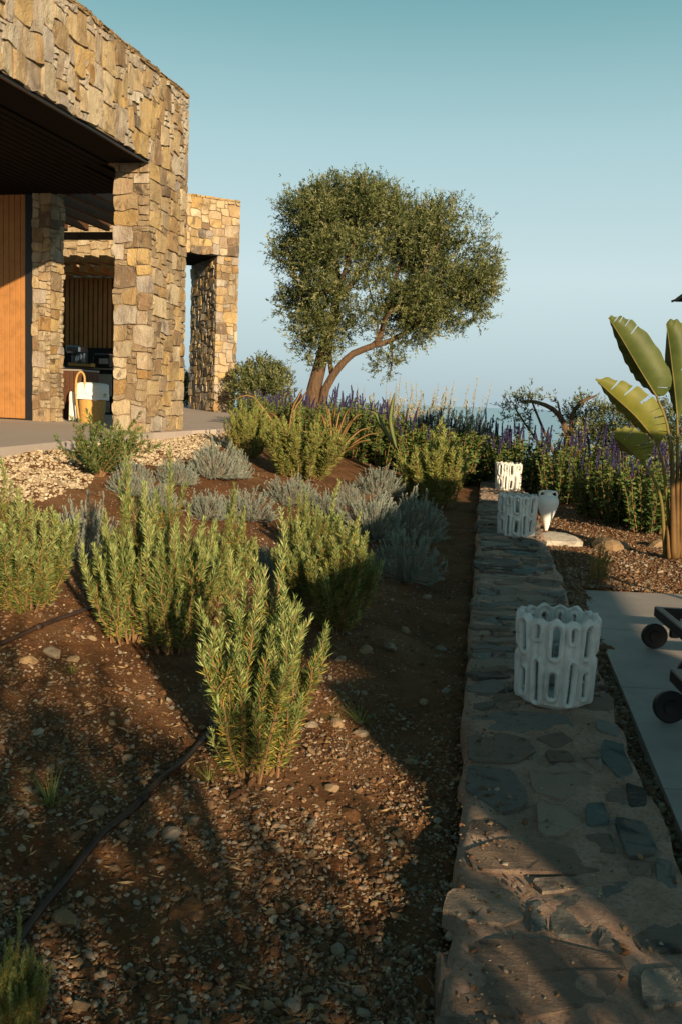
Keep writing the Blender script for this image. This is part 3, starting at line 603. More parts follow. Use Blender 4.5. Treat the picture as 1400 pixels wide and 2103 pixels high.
# ================================================================== POTS
def make_pot(name, label, loc, rz, sc):
    Rr, Hh = 0.19, 0.415; nt, nz = 308, 84; NC = 14
    th = np.linspace(0, 2*np.pi, nt, endpoint=False); v = np.linspace(0, 1, nz); T, W_ = np.meshgrid(th, v)
    col = T/(2*np.pi)*NC; ci = np.floor(col+0.5); off = (col-ci)*(2*np.pi*Rr/NC); A = (ci.astype(int) % 2 == 0)
    jit = np.array([random.uniform(-1, 1) for _ in range(NC)]); jj = jit[ci.astype(int) % NC]; ju = np.array([random.uniform(-1, 1) for _ in range(NC)])[ci.astype(int) % NC]
    top = Hh*(0.955+0.019*np.cos(2*np.pi*col)+0.008*np.cos(np.pi*col)); z = W_*top
    off = off+0.004*np.sin(z*14+ci*2.1)
    def caps(zc, hl, hw): dz = np.maximum(np.abs(z-zc)-hl, 0); return np.hypot(off, dz)-hw
    up = caps(Hh*(0.74+.012*jj), Hh*0.12, 0.0155+.0015*ju); lo = caps(Hh*(0.25+.015*ju), Hh*0.095, 0.0155+.0012*jj)
    bl = caps(Hh*(0.285+.02*jj), Hh*0.19, 0.0085+.001*ju); bu = caps(Hh*(0.82+.015*ju), Hh*0.045, 0.0075)
    hole = np.where(A, np.minimum(up, lo), np.minimum(bl, bu))
    groove = np.where(A, 9, caps(Hh*0.6, Hh*0.26, 0.004))
    edge = 2*np.pi*Rr/NC/2-np.abs(off)                               # distance to the seam between columns
    loopd = np.where(A, np.minimum(np.abs(up-0.014), np.abs(lo-0.014)), np.minimum(np.abs(bl-0.016), np.abs(bu-0.015)))
    rr = Rr*(0.93+0.085*W_) + 0.014*np.exp(-(loopd/0.009)**2) - 0.009*np.exp(-(edge/0.006)**2)*(0.4+0.6*np.clip(np.abs(np.sin(z/Hh*6.0)), 0, 1)) - 0.010*np.exp(-(np.maximum(groove, 0)/0.006)**2)
    rr = rr - 0.02*np.exp(-(W_/0.03)**2) - 0.004*np.exp(-((1-W_)/0.02)**2)
    # pull points near a slot's edge on to it so that the holes have clean rims
    keep = hole > -0.0006
    eps = 1e-3; gt = (np.roll(hole, -1, 1)-np.roll(hole, 1, 1))/(2*2*np.pi*Rr/nt); gz = np.gradient(hole, axis=0)/np.maximum(np.gradient(z, axis=0), 1e-6)
    near = keep & (hole < 0.0042); k_ = np.clip(hole, -0.004, 0.0042)*near/np.maximum(gt**2+gz**2, .3)
    T2 = T-gt*k_/Rr; z2 = z-gz*k_
    root = thing(name, label, 'pot', loc, rz, 'openwork ceramic pots on the garden wall', sc)
    def ring(rad_, zz): return np.stack([rad_*np.cos(T2), rad_*np.sin(T2), zz], -1).reshape(-1, 3)
    Vo = ring(rr, z2); Vi = ring(rr-0.024, z2*0.994); N = nt*nz
    i2 = np.arange(N).reshape(nz, nt); q = np.stack([i2[:-1], np.roll(i2, -1, 1)[:-1], np.roll(i2, -1, 1)[1:], i2[1:]], -1).reshape(-1, 4)
    kf = keep.ravel(); q = q[kf[q].all(1)]
    e = {}
    for f_ in q:
        for a, b in ((f_[0], f_[1]), (f_[1], f_[2]), (f_[2], f_[3]), (f_[3], f_[0])):
            if (b, a) in e: del e[(b, a)]
            else: e[(a, b)] = 1
    rim = np.array([(b, a, a+N, b+N) for a, b in e])
    Fc = np.concatenate([q, q[:, ::-1]+N, rim]); used = np.unique(Fc); mp = np.full(2*N, -1); mp[used] = np.arange(len(used))
    o = obj('openwork_side', mesh('openwork_side', np.concatenate([Vo, Vi])[used], mp[Fc], None, True), 'ceramic', root)
    m = MB(); m.lathe([(0.0, 0.004), (0.15, 0.004), (0.168, 0.012), (0.165, 0.022), (0.0, 0.022)], 40); m.build('base', 'ceramic', root, True)
    return root
PF, PM, PB = onw(1134, 1436), onw(1058, 1100), onw(1041, 1007)
pot = make_pot('openwork_pot', 'nearest and largest looking grey white openwork pot on the low wall', tuple(PF-(0, 0, 0.0)), rad(100), (.95, .95, 1.04))
dup(pot, 'shaded middle openwork pot on the wall, just left of the white amphora', tuple(PM), rad(155), (.99, .99, 1.06))
dup(pot, 'farthest openwork pot on the wall, half lit white by the sun', tuple(PB), rad(17), (1.0, 1.0, 1.04))
# amphora
AM = gnd(1120, 1092); m = None
am = thing('amphora', 'white pointed clay amphora standing behind the middle pot', 'amphora', (AM[0], AM[1], AM[2]-0.02), 0, None, .9); m = MB()
pr = [(0.004, 0), (0.018, 0.02), (0.03, 0.07), (0.052, 0.14), (0.083, 0.22), (0.115, 0.30), (0.132, 0.36), (0.135, 0.40), (0.122, 0.44), (0.09, 0.465), (0.058, 0.475), (0.047, 0.49), (0.046, 0.505), (0.062, 0.52), (0.066, 0.53), (0.055, 0.532), (0.038, 0.51), (0.03, 0.45)]
m.lathe(pr, 32); m.build('body', 'amphora', am, True)
for s_ in (-1, 1):
    m = MB(); m.tube(bez([(s_*.04, 0.0, .505), (s_*.085, 0, .52), (s_*.112, 0, .485), (s_*.10, 0, .445)], 10), 0.013, 8); m.build('handle', 'amphora', am, True)
# ================================================================== LOUNGERS with wheels, dark, at the right edge
def lounger(label, cpx, cpy):
    P = on(cpx, cpy, PZ); rt = thing('sun_lounger', label, 'sun lounger', (P[0], P[1], PZ), rad(-4), 'wheeled sun loungers at the right edge')
    Lx, Wy, zf = 1.95, 0.66, 0.235                                  # runs away to the right; wheels at the near-left end
    for s_ in (0, 1):
        m = MB(); m.box((Lx/2, -s_*Wy, zf), (Lx, 0.045, 0.06), 0.006); m.build('side_rail', 'black', rt)
    for x_ in (0.0, Lx):
        m = MB(); m.box((x_, -Wy/2, zf), (0.045, Wy+0.045, 0.062), 0.006); m.build('end_rail', 'black', rt)
    for s_ in (0, 1):
        m = MB(); m.box((0.10, -s_*Wy, 0.15), (0.05, 0.04, 0.13), 0.005); m.build('wheel_bracket', 'black', rt)
        wh = MB(); A_ = np.array([[1, 0, 0], [0, 0, 1.], [0, -1., 0]])
        pr_ = [(0.0, -0.02), (0.03, -0.022), (0.034, -0.014), (0.07, -0.016), (0.077, -0.01), (0.077, 0.01), (0.07, 0.016), (0.034, 0.014), (0.03, 0.022), (0.0, 0.02)]
        t_ = MB(); t_.lathe(pr_, 28); wh.add(np.array(t_.v) @ A_.T + np.array((0.0, 0.05-s_*(Wy+0.10), 0.078)), t_.f); wh.build('wheel', 'black', rt)
        m = MB(); m.lathe([(0, 0.0), (0.008, 0.0), (0.008, 0.006), (0, 0.007)], 10); hb = MB(); hb.add(np.array(m.v) @ A_.T + np.array((0.0, 0.072-s_*(Wy+0.144), 0.078)), m.f); hb.build('hub', 'steel', rt)
        m = MB(); m.box((Lx-0.12, -s_*Wy, 0.11), (0.05, 0.04, 0.22), 0.005); m.build('leg', 'black', rt)
    for k_ in range(9):
        m = MB(); m.box((0.75+k_*0.13, -Wy/2, zf+0.02), (0.09, Wy-0.05, 0.016), 0.004); m.build('slat', 'darkwood', rt)
    return rt
lounger('black wheeled sun lounger frame nearest the sunlit paving, at the right edge', 1345, 1336)
lounger('black wheeled sun lounger in deep shade, nearer the camera at the right edge', 1378, 1492)
# ================================================================== SHADE CASTERS added outside the frame: parasols on the paving, shrubs behind
def parasol(label, c, hz, half, tip=0.45, rot=-9, val=.16):
    rt = thing('parasol', label, 'parasol', (c[0], c[1], c[2]), rad(rot), 'square parasols over the paving')
    n = 8; V = [(0, 0, hz+tip)]; hx, hy = half
    ring = [(-hx, -hy), (0, -hy*1.0), (hx, -hy), (hx, 0), (hx, hy), (0, hy), (-hx, hy), (-hx, 0)]
    V += [(x, y, hz+(0.0 if k % 2 == 0 else 0.03)) for k, (x, y) in enumerate(ring)]; V += [(x, y, hz-val) for x, y in ring]
    Fc = [(0, 1+k, 1+(k+1) % n) for k in range(n)]+[(1+k, 9+k, 9+(k+1) % n, 1+(k+1) % n) for k in range(n)]
    obj('canopy', mesh('canopy', V, Fc), 'fabric', rt)
    m = MB(); m.tube([(0, 0, 0), (0, 0, hz+tip+0.08)], 0.03, 12); m.build('pole', 'darkwood', rt, True)
    m = MB(); m.box((0, 0, 0.05), (0.6, 0.6, 0.1), 0.02); m.build('base', 'greycab', rt)
    for k in range(8):
        m = MB(); e_ = np.array([ring[k][0], ring[k][1], hz-0.02]); m.tube([(0, 0, hz+tip-0.04), e_*1.0, e_*np.array([1.03, 1.03, 1])+np.array([0, 0, -0.012])], 0.014, 6); m.build('rib', 'darkwood', rt)
    return rt
# ================================================================== PLANTS
def poly_needles(lb, pts, Ls, W, per, lo, hi, rs, yel=0.0, s0=0.0, tipup=True):
    """needles all along a stem given as points; lo/hi = angle from the stem at the bottom and at the tip"""
    seg = np.linalg.norm(np.diff(pts, axis=0), axis=1); L = seg.sum(); n = max(4, int(L*(1-s0)*per)); c = np.concatenate([[0], np.cumsum(seg)])
    s = np.sort(rs.uniform(s0*L, L, n)); P = np.stack([np.interp(s, c, pts[:, k]) for k in range(3)], 1)
    T = unit(np.stack([np.interp(s, c, np.gradient(pts[:, k], c)) for k in range(3)], 1))
    rnd_ = unit(np.cross(T, unit(rs.normal(size=(n, 3))))); f_ = s/L
    ang = lo+(hi-lo)*f_**1.3 + rs.normal(0, 0.15, n)
    D = T*np.cos(ang)[:, None]+rnd_*np.sin(ang)[:, None]
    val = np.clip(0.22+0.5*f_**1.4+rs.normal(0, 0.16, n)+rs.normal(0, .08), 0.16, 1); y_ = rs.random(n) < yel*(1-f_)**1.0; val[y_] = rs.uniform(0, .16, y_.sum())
    ln = Ls*rs.uniform(.65, 1.15, n)*np.where(f_ > .93, .7, 1)
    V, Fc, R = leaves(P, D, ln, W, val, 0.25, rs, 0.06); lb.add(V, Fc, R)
def rosemary(seed, nst, spread, Ls=0.046, W=0.0042, per=640, mat='rosemary', yel=0.5, side=5, hmin=.6, label='x', name='rosemary_bush', group='rosemary bushes in the bed'):
    rs = np.random.default_rng(seed); rt = thing(name, label, 'shrub', (0, 0, 0), 0, group); lb = LB(); st = MB()
    for k in range(nst):
        a = rs.uniform(0, 2*math.pi); r_ = spread*math.sqrt(rs.random()); h = (1-(1-hmin)*(r_/spread)**1.3)*rs.uniform(.72, 1.0)
        if k == 0: h = 1.0; r_ *= .3
        b0 = np.array([math.cos(a), math.sin(a), 0])*min(r_, spread*.34)*rs.uniform(.5, 1.); tp = np.array([math.cos(a), math.sin(a), 0])*r_
        s = np.linspace(0, 1, 8); wob = rs.normal(0, .03, (8, 3)); wob[:, 2] = 0; wob[0] = 0
        pts = b0+(tp-b0)*(s[:, None]**.7)+np.array([0, 0, 1.])*h*s[:, None]+np.cumsum(wob, 0)*.5
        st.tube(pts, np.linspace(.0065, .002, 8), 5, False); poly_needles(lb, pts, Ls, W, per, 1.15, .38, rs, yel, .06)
        for q in range(side):
            s1 = rs.uniform(.02, .72); i_ = s1*7; p0 = np.array([np.interp(i_, range(8), pts[:, c]) for c in range(3)]); aa = rs.uniform(0, 6.28)
            ln = rs.uniform(.14, .34)*(1-s1*.35); d = np.array([math.cos(aa)*.35, math.sin(aa)*.35, 1.]); s2 = np.linspace(0, 1, 5)[:, None]
            pp = p0+np.array([math.cos(aa), math.sin(aa), 0])*.05*(1-(1-s2)**2)*rs.uniform(.6, 1.3)+d*ln*s2*np.array([.35, .35, 1])
            st.tube(pp, np.linspace(.0035, .0015, 5), 4, False); poly_needles(lb, pp, Ls*.92, W, per*1.05, 1.0, .35, rs, yel*.6)
    st.build('stems', 'twig', rt); lb.build('needles', mat, rt); return rt
def mound(seed, n, mat, label, L=.30, Ls=.030, W=.004, per=200, name='silver_shrub', cat='shrub', group='silver leaved mounds in the bed', stalks=0, squash=.75):
    """rounded cushion of fine upright twigs, unit radius about 0.5 and height about 0.75"""
    rs = np.random.default_rng(seed); rt = thing(name, label, cat, (0, 0, 0), 0, group); lb = LB(); st = MB()
    for k in range(n):
        a = rs.uniform(0, 6.283); el = math.acos(rs.uniform(0.02, 1)); d = np.array([math.cos(a)*math.sin(el), math.sin(a)*math.sin(el), math.cos(el)*1.3])
        R_ = rs.uniform(.72, 1.05)*.5; tip = d*R_*np.array([1, 1, squash*1.5])*(1+.12*math.sin(3*a+seed)); up = unit(d*np.array([.7, .7, 1])+np.array([0, 0, .55])+rs.normal(0, .16, 3))
        p0 = tip-up*L*rs.uniform(.6, 1); p0[2] = max(p0[2], 0.0); s = np.linspace(0, 1, 5)[:, None]; pts = p0+(tip-p0)*s+rs.normal(0, .006, (5, 3))
        st.tube([(d[0]*.05, d[1]*.05, 0), (p0*.6+np.array([0, 0, .01])), p0, tip], [.006, .004, .003, .0012], 4, False)
        poly_needles(lb, pts, Ls, W, per, .75, .3, rs, 0)
    for k in range(stalks):
        a = rs.uniform(0, 6.28); r_ = .42*math.sqrt(rs.random()); h = rs.uniform(.75, .98); p0 = np.array([math.cos(a)*r_, math.sin(a)*r_, .35]); p1 = p0*np.array([1.25, 1.25, 0])+np.array([0, 0, h])
        st.tube([p0, (p0+p1)/2+rs.normal(0, .01, 3), p1], [.004, .003, .0015], 4, False); poly_needles(lb, bez([p0+(p1-p0)*.45, p1], 6), .02, .007, 90, .8, .5, rs, 0)
    st.build('stems', 'greytwig', rt); lb.build('foliage', mat, rt); return rt
def gplace(px, py, top, extra=0.0):                                  # base pixel and top pixel -> ground point and height
    P = gnd(px, py); d = P[1]; return P, (py-top)/F*d*1.01
used_ = set()
def put(proto, P, sc, rz, label, group=None):
    if proto.name not in used_:
        used_.add(proto.name); proto.location = tuple(P); proto.rotation_euler = (0, 0, rz); proto.scale = (sc, sc, sc) if np.isscalar(sc) else sc; proto['label'] = label
        if group: proto['group'] = group
        return proto
    return dup(proto, label, tuple(P), rz, sc, group)
ros = [rosemary(100, 24, .29, label='a', hmin=.45), rosemary(101, 18, .27, label='b', yel=.3, hmin=.5), rosemary(102, 24, .31, label='c', yel=.25, hmin=.55)]
rosf = [rosemary(103, 40, .42, .055, .009, 300, 'rosefar', .2, 4, .62), rosemary(104, 46, .50, .055, .009, 300, 'rosefar', .2, 4, .6)]
RB = [(0, 518, 1592, 1082, 1.0, 1.9, 'nearest rosemary bush, tall and sunlit with yellowed needles low down'),
      (1, 262, 1318, 945, .92, 1.1, 'upright rosemary bush above the dark shadow, left of the nearest one'),
      (2, 352, 1335, 955, .95, 2.2, 'tall rosemary bush directly behind the nearest bush, to its left'),
      (2, 55, 1252, 965, 1.25, 3.6, 'rosemary bush cut by the left edge, beside the pale gravel'),
      (0, 690, 1292, 1010, 1.12, 4.0, 'rosemary bush in front of the blue grey mounds, near the wall'),
      (1, 612, 1250, 1035, 1.15, 5.2, 'smaller rosemary bush just right of the gap of bare soil'),
      (2, 640, 1150, 1005, 1.0, 2.6, 'rosemary bush behind the one with the bare soil gap, catching sun'),
      (1, 455, 1235, 1015, 1.1, .9, 'rosemary bush mostly hidden behind the nearest one, its tips pale'),
      (0, 40, 2165, 1885, .85, 2.9, 'single rosemary sprig in the bottom left corner')]
for k, px, py, tp, wd, rz, lab in RB:
    P, h = gplace(px, py, tp); h *= 1.1; ob = put(ros[k], P, (h*wd, h*wd, h), rz, lab); ob.rotation_euler = (.09*math.sin(px), .09*math.cos(px*1.7), rz)
RF = [(0, 622, 988, 840, 1.2, .3, 'yellow green rosemary bush standing alone in the mid bed'), (1, 792, 955, 864, 1.5, 1.0, 'low broad rosemary bush in front of the green agave'),
      (0, 898, 1040, 868, 1.05, 2.0, 'big rosemary bush half in dark shadow beside the wall'), (1, 938, 985, 880, .62, 3.2, 'sunlit rosemary bush at the far end of the wall, behind the dark one'),
      (0, 508, 938, 815, .85, 4.1, 'rounded green bush beside the terrace corner'), (1, 858, 962, 868, 1.25, 5.0, 'rosemary bush just right of the agave')]
for k, px, py, tp, wd, rz, lab in RF:
    P, h = gplace(px, py, tp); h *= 1.06; ob = put(rosf[k], P, (h*wd*1.2, h*wd*1.2, h), rz, lab); ob.rotation_euler = (.08*math.sin(px), .08*math.cos(px*1.7), rz)
sil = [mound(200, 300, 'silver', 'a', .2, .034, .0065, 300), mound(201, 270, 'silver', 'b', .2, .036, .0065, 300)]
SL = [(0, 440, 985, 905, 1.0, 'pale silver mound at the edge of the cream gravel'), (1, 503, 1068, 1000, 1.3, 'silver mound left of the patch of bare soil, mid bed'), (0, 600, 1035, 975, 1.35, 'silver mound in front of the lone yellow green rosemary'),
      (1, 775, 1018, 958, 1.2, 'sunlit silver mound left of the big shadowed rosemary'), (0, 838, 1105, 1003, 1.15, 'blue grey mound in shade nearest the wall, upper of two'), (1, 825, 1195, 1083, .95, 'blue grey mound in shade near the wall, lower of two'),
      (0, 765, 1110, 1010, 1.0, 'shaded blue grey mound behind the near rosemary bushes'), (1, 270, 1010, 935, .9, 'pale silver mound behind the upright rosemary, by the gravel'), (0, 178, 1150, 1010, .62, 'pale dry mound between the two left rosemary bushes'), (1, 548, 1175, 1115, .8, 'small silver tuft in the soil gap right of the nearest rosemary'),
      (0, 362, 995, 940, 1.1, 'pale silver mound below the house pier, on the gravel edge'), (1, 330, 1055, 990, .9, 'pale silver mound peeping over the tall left rosemary'), (0, 425, 1060, 1000, 1.1, 'broad pale silver mound left of the bare soil'), (1, 485, 985, 930, .8, 'small silver mound in front of the rounded green bush'), (0, 672, 1060, 1005, .9, 'silver mound just above the rosemary near the wall'), (1, 715, 1035, 985, .8, 'silver mound between bare soil and the shaded blue grey ones')]
for k, px, py, tp, wd, lab in SL:
    P, h = gplace(px, py, tp); h /= .74; put(sil[k], P, (h*wd*1.15, h*wd*1.15, h), px*.37, lab)
# spiky dark shrub on the gravel
def spiky(seed, label, n=26):
    rs = np.random.default_rng(seed); rt = thing('spiky_shrub', label, 'shrub'); lb = LB(); st = MB()
    for k in range(n):
        a = rs.uniform(0, 6.28); out = rs.uniform(.15, .95); h = rs.uniform(.45, 1.0)*(1.05-.45*out); s = np.linspace(0, 1, 7)[:, None]
        pts = np.array([math.cos(a)*.05, math.sin(a)*.05, 0])+np.array([math.cos(a), math.sin(a), 0])*out*s**1.1+np.array([0, 0, 1.])*h*s**.85+rs.normal(0, .008, (7, 3))
        st.tube(pts, np.linspace(.012, .004, 7), 5, False); poly_needles(lb, pts, .085, .018, 150, 1.0, .55, rs, .1, .12)
        for q in range(3):
            i_ = rs.integers(2, 6); aa = rs.uniform(0, 6.28); e = pts[i_]+np.array([math.cos(aa)*.16, math.sin(aa)*.16, .22])*rs.uniform(.7, 1.2); pp = bez([pts[i_], (pts[i_]+e)/2+(0, 0, -.02), e], 5)
            st.tube(pp, np.linspace(.006, .002, 5), 4, False); poly_needles(lb, pp, .075, .017, 150, .95, .5, rs, .05)
    st.build('stems', 'twig', rt); lb.build('foliage', 'darkleaf', rt); return rt
P, h = gplace(205, 978, 855); put(spiky(300, 'a', 34), P, (h*1.05, h*1.05, h*1.15), .5, 'dark green spiky shrub on the gravel in front of the house pier')
# salvia: leafy stems with purple flower spikes
SPK = []
for q in range(4):
    rs = np.random.default_rng(400+q); n = 420; s = rs.random(n)**.9; a = rs.uniform(0, 6.28, n); d = np.stack([np.cos(a), np.sin(a), .45+.5*s], 1)
    P_ = np.stack([.006*np.cos(a)+.012*np.sin(s*5+q)*s, .006*np.sin(a), s*.32], 1); V, Fc, R = leaves(P_, d, .030*(1-.65*s), .014, np.clip(rs.normal(.5, .25, n), 0, 1), .3, rs); SPK.append((V, Fc, R))
spk_me = [mesh('flower_spike', *s_) for s_ in SPK]
def salvia(seed, nst, label, spread=.5, ls=.10, spike_p=.6, smax=14, mat='salvia', name='salvia_bush', group='purple flowering salvias', sp_sc=1.0):
    rs = np.random.default_rng(seed); rt = thing(name, label, 'flower bush', (0, 0, 0), 0, group); lb = LB(); st = MB(); ns = 0
    for k in range(nst):
        a = rs.uniform(0, 6.28); r_ = spread*math.sqrt(rs.random()); h = rs.uniform(.55, .80)*(1-.25*(r_/spread)**2); s = np.linspace(0, 1, 6)[:, None]
        tp = np.array([math.cos(a)*r_, math.sin(a)*r_, 0]); pts = tp*.5+tp*.5*s**.8+np.array([0, 0, 1.])*h*s+rs.normal(0, .008, (6, 3))
        st.tube(pts, np.linspace(.008, .003, 6), 4, False)
        n = int(h*105); f_ = rs.random(n)**.8; P_ = np.stack([np.interp(f_*5, range(6), pts[:, c]) for c in range(3)], 1); aa = rs.uniform(0, 6.28, n)
        D_ = np.stack([np.cos(aa), np.sin(aa), rs.uniform(-.25, .7, n)], 1); L_ = ls*rs.uniform(.6, 1.1, n)*(1-.45*f_); V, Fc, R = leaves(P_, D_, L_, L_*.46, np.clip(.25+.5*f_+rs.normal(0, .16, n), 0, 1), .28, rs, -.05); lb.add(V, Fc, R)
        if rs.random() < spike_p and ns < smax:
            ns += 1; o = obj('flower_spike', spk_me[rs.integers(4)], 'spike', rt); o.location = tuple(pts[-1]-np.array([0, 0, .02])); o.rotation_euler = (rs.normal(0, .13), rs.normal(0, .13), rs.uniform(0, 6)); q = rs.uniform(.4, .75)*sp_sc; o.scale = (q, q, q)
    st.build('stems', 'twig', rt); lb.build('leaves', mat, rt); return rt
sv = [salvia(500, 46, 'a'), salvia(501, 44, 'b', smax=10), salvia(502, 40, 'c', spike_p=1, smax=26)]
SV = [(2, 995, 985, 850, .9, 'purple salvia right behind the end of the wall, spikes against the sea'), (2, 1068, 1010, 862, 1.0, 'dark purple salvia behind the farthest pot'), (0, 1150, 1030, 880, .8, 'leafy salvia above the white amphora'),
      (2, 1200, 1030, 870, .9, 'purple salvia in front of the arching olive branch'), (0, 1215, 1066, 925, .72, 'leafy green salvia front of the hedge, right of the amphora'), (1, 1275, 1078, 915, .85, 'leafy salvia behind the small dry grass tuft'),
      (0, 1330, 1092, 925, .9, 'leafy salvia behind the stalks of the paddle leaved plant'), (2, 1290, 1040, 880, .9, 'purple salvia left of the lowest paddle leaf'), (1, 1390, 1080, 905, .9, 'salvia at the right edge behind the paddle leaved plant'), (1, 1050, 985, 890, .8, 'small leafy salvia between wall end and pots')]
for k, px, py, tp, wd, lab in SV:
    P, h = gplace(px, py, tp); h *= 1.12; put(sv[k], P, (h*wd, h*wd, h), px*.21, lab)
sv2 = salvia(510, 44, 'd', .5, .09, 1, 30, 'salvia', sp_sc=.95)
SV2 = [(0, 590, 905, 785, 'purple salvia left of the olive trunk'), (0, 668, 905, 780, 'purple salvia around the foot of the olive trunk'), (0, 740, 900, 785, 'purple salvia right of the olive trunk, over the bronze blades'), (0, 520, 900, 790, 'purple salvia by the far stone pier')]
for k, px, py, tp, lab in SV2:
    P = at(px, py, 16.2); P[2] = g(P[0], P[1]); top = at(px, tp, 16.2)[2]; h = max(top-P[2], .5); put(sv2, P, (h*.95, h*.95, h), px*.3, lab)
SV3 = [(455+60, 880, 800, 15.2, 'leafy green bush left of the lone flax blade'), (640, 905, 812, 14.8, 'leafy green bush behind the lone yellow green rosemary'), (712, 900, 808, 15.0, 'leafy green bush behind the bronze flax clump'), (775, 905, 822, 15.0, 'leafy green bush left of the agave'), (845, 905, 838, 15.0, 'leafy green bush behind the agave'),
       (920, 915, 850, 15.0, 'leafy green bush behind the far shadowed rosemary'), (965, 930, 858, 15.4, 'leafy green bush at the left of the wall end'), (570, 890, 812, 15.6, 'leafy green bush above the long flax blade')]
for px, py, tp, Y_, lab in SV3:
    P = at(px, py, Y_); P[2] = g(P[0], P[1]); h = max(at(px, tp, Y_)[2]-P[2], .4)/.86; put(sv[1], P, (h*1.05, h*1.05, h), px*.7, lab, 'green bushes at the back of the bed')
pal = mound(220, 190, 'pale', 'a', .34, .035, .006, 260, 'pale_shrub', 'shrub', 'pale twiggy shrubs on the skyline', 9)
for px, Y_, tp, wd, lab in [(880, 16.2, 815, 1.3, 'cream twiggy shrub right of the olive, thin stalks against the sky'), (790, 16.4, 815, 1.1, 'cream twiggy shrub below the hanging olive branch'), (945, 16.2, 835, 1.1, 'cream twiggy shrub at the end nearest the sea view')]:
    P = at(px, 900, Y_); P[2] = g(P[0], P[1]); h = max(at(px, tp, Y_)[2]-P[2], .4)/.72; put(pal, P, (h*wd, h*wd, h), px, lab)
# ---- leaf cloud trees and bushes
def crown_leaves(lobes, dens, L, W, rs, tw=.2, up=.6, nl=13, gap_=.16):
    """lobes: centre, radii (3D); returns leaves set on short twigs that point outwards"""
    lb = LB()
    for (c, r_, k_) in lobes:
        c = np.asarray(c); r_ = np.asarray(r_); n = int(dens*k_*(r_[0]*r_[1]+r_[1]*r_[2]+r_[0]*r_[2]))
        d = unit(rs.normal(size=(n, 3))); rr = rs.uniform(.0, 1, n)**.38
        B = c+d*r_*rr[:, None]
        ph = lambda k_: vnoise(B[:, 0]+B[:, 1]*.73+3*k_, B[:, 2]+B[:, 1]*.51-7*k_, .5, 60+k_)
        q_ = .6*ph(0)+.4*vnoise(B[:, 0]*1.7-B[:, 1], B[:, 2]*1.7+B[:, 1]*.4, .34, 62)
        B = c+(B-c)*(1+.34*q_*rr)[:, None]; kp = (q_ > -gap_+.16*(1-rr)) | (rs.random(n) < .07); B = B[kp]; d = d[kp]; n = len(B)
        D_ = unit(d+np.array([0, 0, up])+rs.normal(0, .45, (n, 3)))
        tl = tw*rs.uniform(.55, 1.3, n)*np.where(rs.random(n) < .12, 1.6, 1); f_ = rs.uniform(0, 1, (n, nl)); P_ = B[:, None]+D_[:, None]*(tl[:, None]*f_)[..., None]
        dd = D_[:, None]*.75+rs.normal(0, .55, (n, nl, 3)); val = np.clip(.40+.30*rs.normal(size=(n, 1))+.13*rs.normal(size=(n, nl))+.12*f_, 0, 1)
        V, Fc, R = leaves(P_.reshape(-1, 3), dd.reshape(-1, 3), (L*rs.uniform(.65, 1.2, n*nl)), W*rs.uniform(.8, 1.2, n*nl), val.ravel(), .2, rs); lb.add(V, Fc, R)
    return lb
YT = 21.5; rs = np.random.default_rng(33)
TBp = at(645, 830, YT); TBp[2] = g(TBp[0], TBp[1]); tr = thing('olive_tree', 'large spreading olive tree with leaning twin trunk against the sky', 'tree', tuple(TBp))
def tp_(pts, dy=0): return np.array([at(px, py, YT+(d_ if True else 0)+dy) for px, py, d_ in pts])-TBp
st = MB(); lo_ = np.array([[-.05, 0, -.1]])
st.tube(np.concatenate([lo_, bez(tp_([(645, 800, 0), (656, 755, 0), (666, 715, .02), (680, 665, .05), (692, 610, .1), (690, 545, .1), (680, 470, .15)]), 16)]), np.concatenate([[.24], np.linspace(.17, .06, 16)]), 12)
st.tube(np.concatenate([lo_+(.15, -.1, 0), bez(tp_([(668, 800, -.1), (688, 765, -.15), (722, 728, -.25), (768, 708, -.3), (783, 680, -.3), (795, 630, -.25), (815, 560, -.2), (835, 480, -.1)]), 18)]), np.concatenate([[.12], np.linspace(.10, .035, 18)]), 10)
st.tube(bez(tp_([(683, 775, -.1), (678, 745, .1), (680, 700, .25), (700, 640, .5)]), 8), np.linspace(.07, .03, 8), 8)
for pl, r0 in [([(768, 708, -.3), (800, 700, -.2), (850, 670, .1), (910, 620, .2), (970, 580, .2)], .075), ([(676, 690, .05), (640, 640, -.2), (605, 570, -.3), (590, 500, -.3)], .09), ([(690, 620, .1), (740, 560, .6), (790, 480, .8), (800, 420, .8)], .08),
               ([(692, 600, .1), (720, 520, -.5), (740, 440, -.6)], .07), ([(783, 680, -.3), (800, 640, -.7), (850, 590, -.8), (900, 500, -.7)], .05), ([(680, 560, .1), (640, 470, .6), (630, 420, .7)], .06), ([(850, 670, .1), (870, 590, .5), (930, 500, .5)], .04),
               ([(770, 708, -.3), (775, 660, -.35), (765, 620, -.3), (750, 560, -.2)], .03), ([(800, 700, -.2), (805, 735, -.2), (798, 780, -.2)], .025)]:
    st.tube(bez(tp_(pl), 12), np.linspace(r0, .014, 12), 7)
st.build('trunk', 'bark', tr, True)
px1 = YT/F
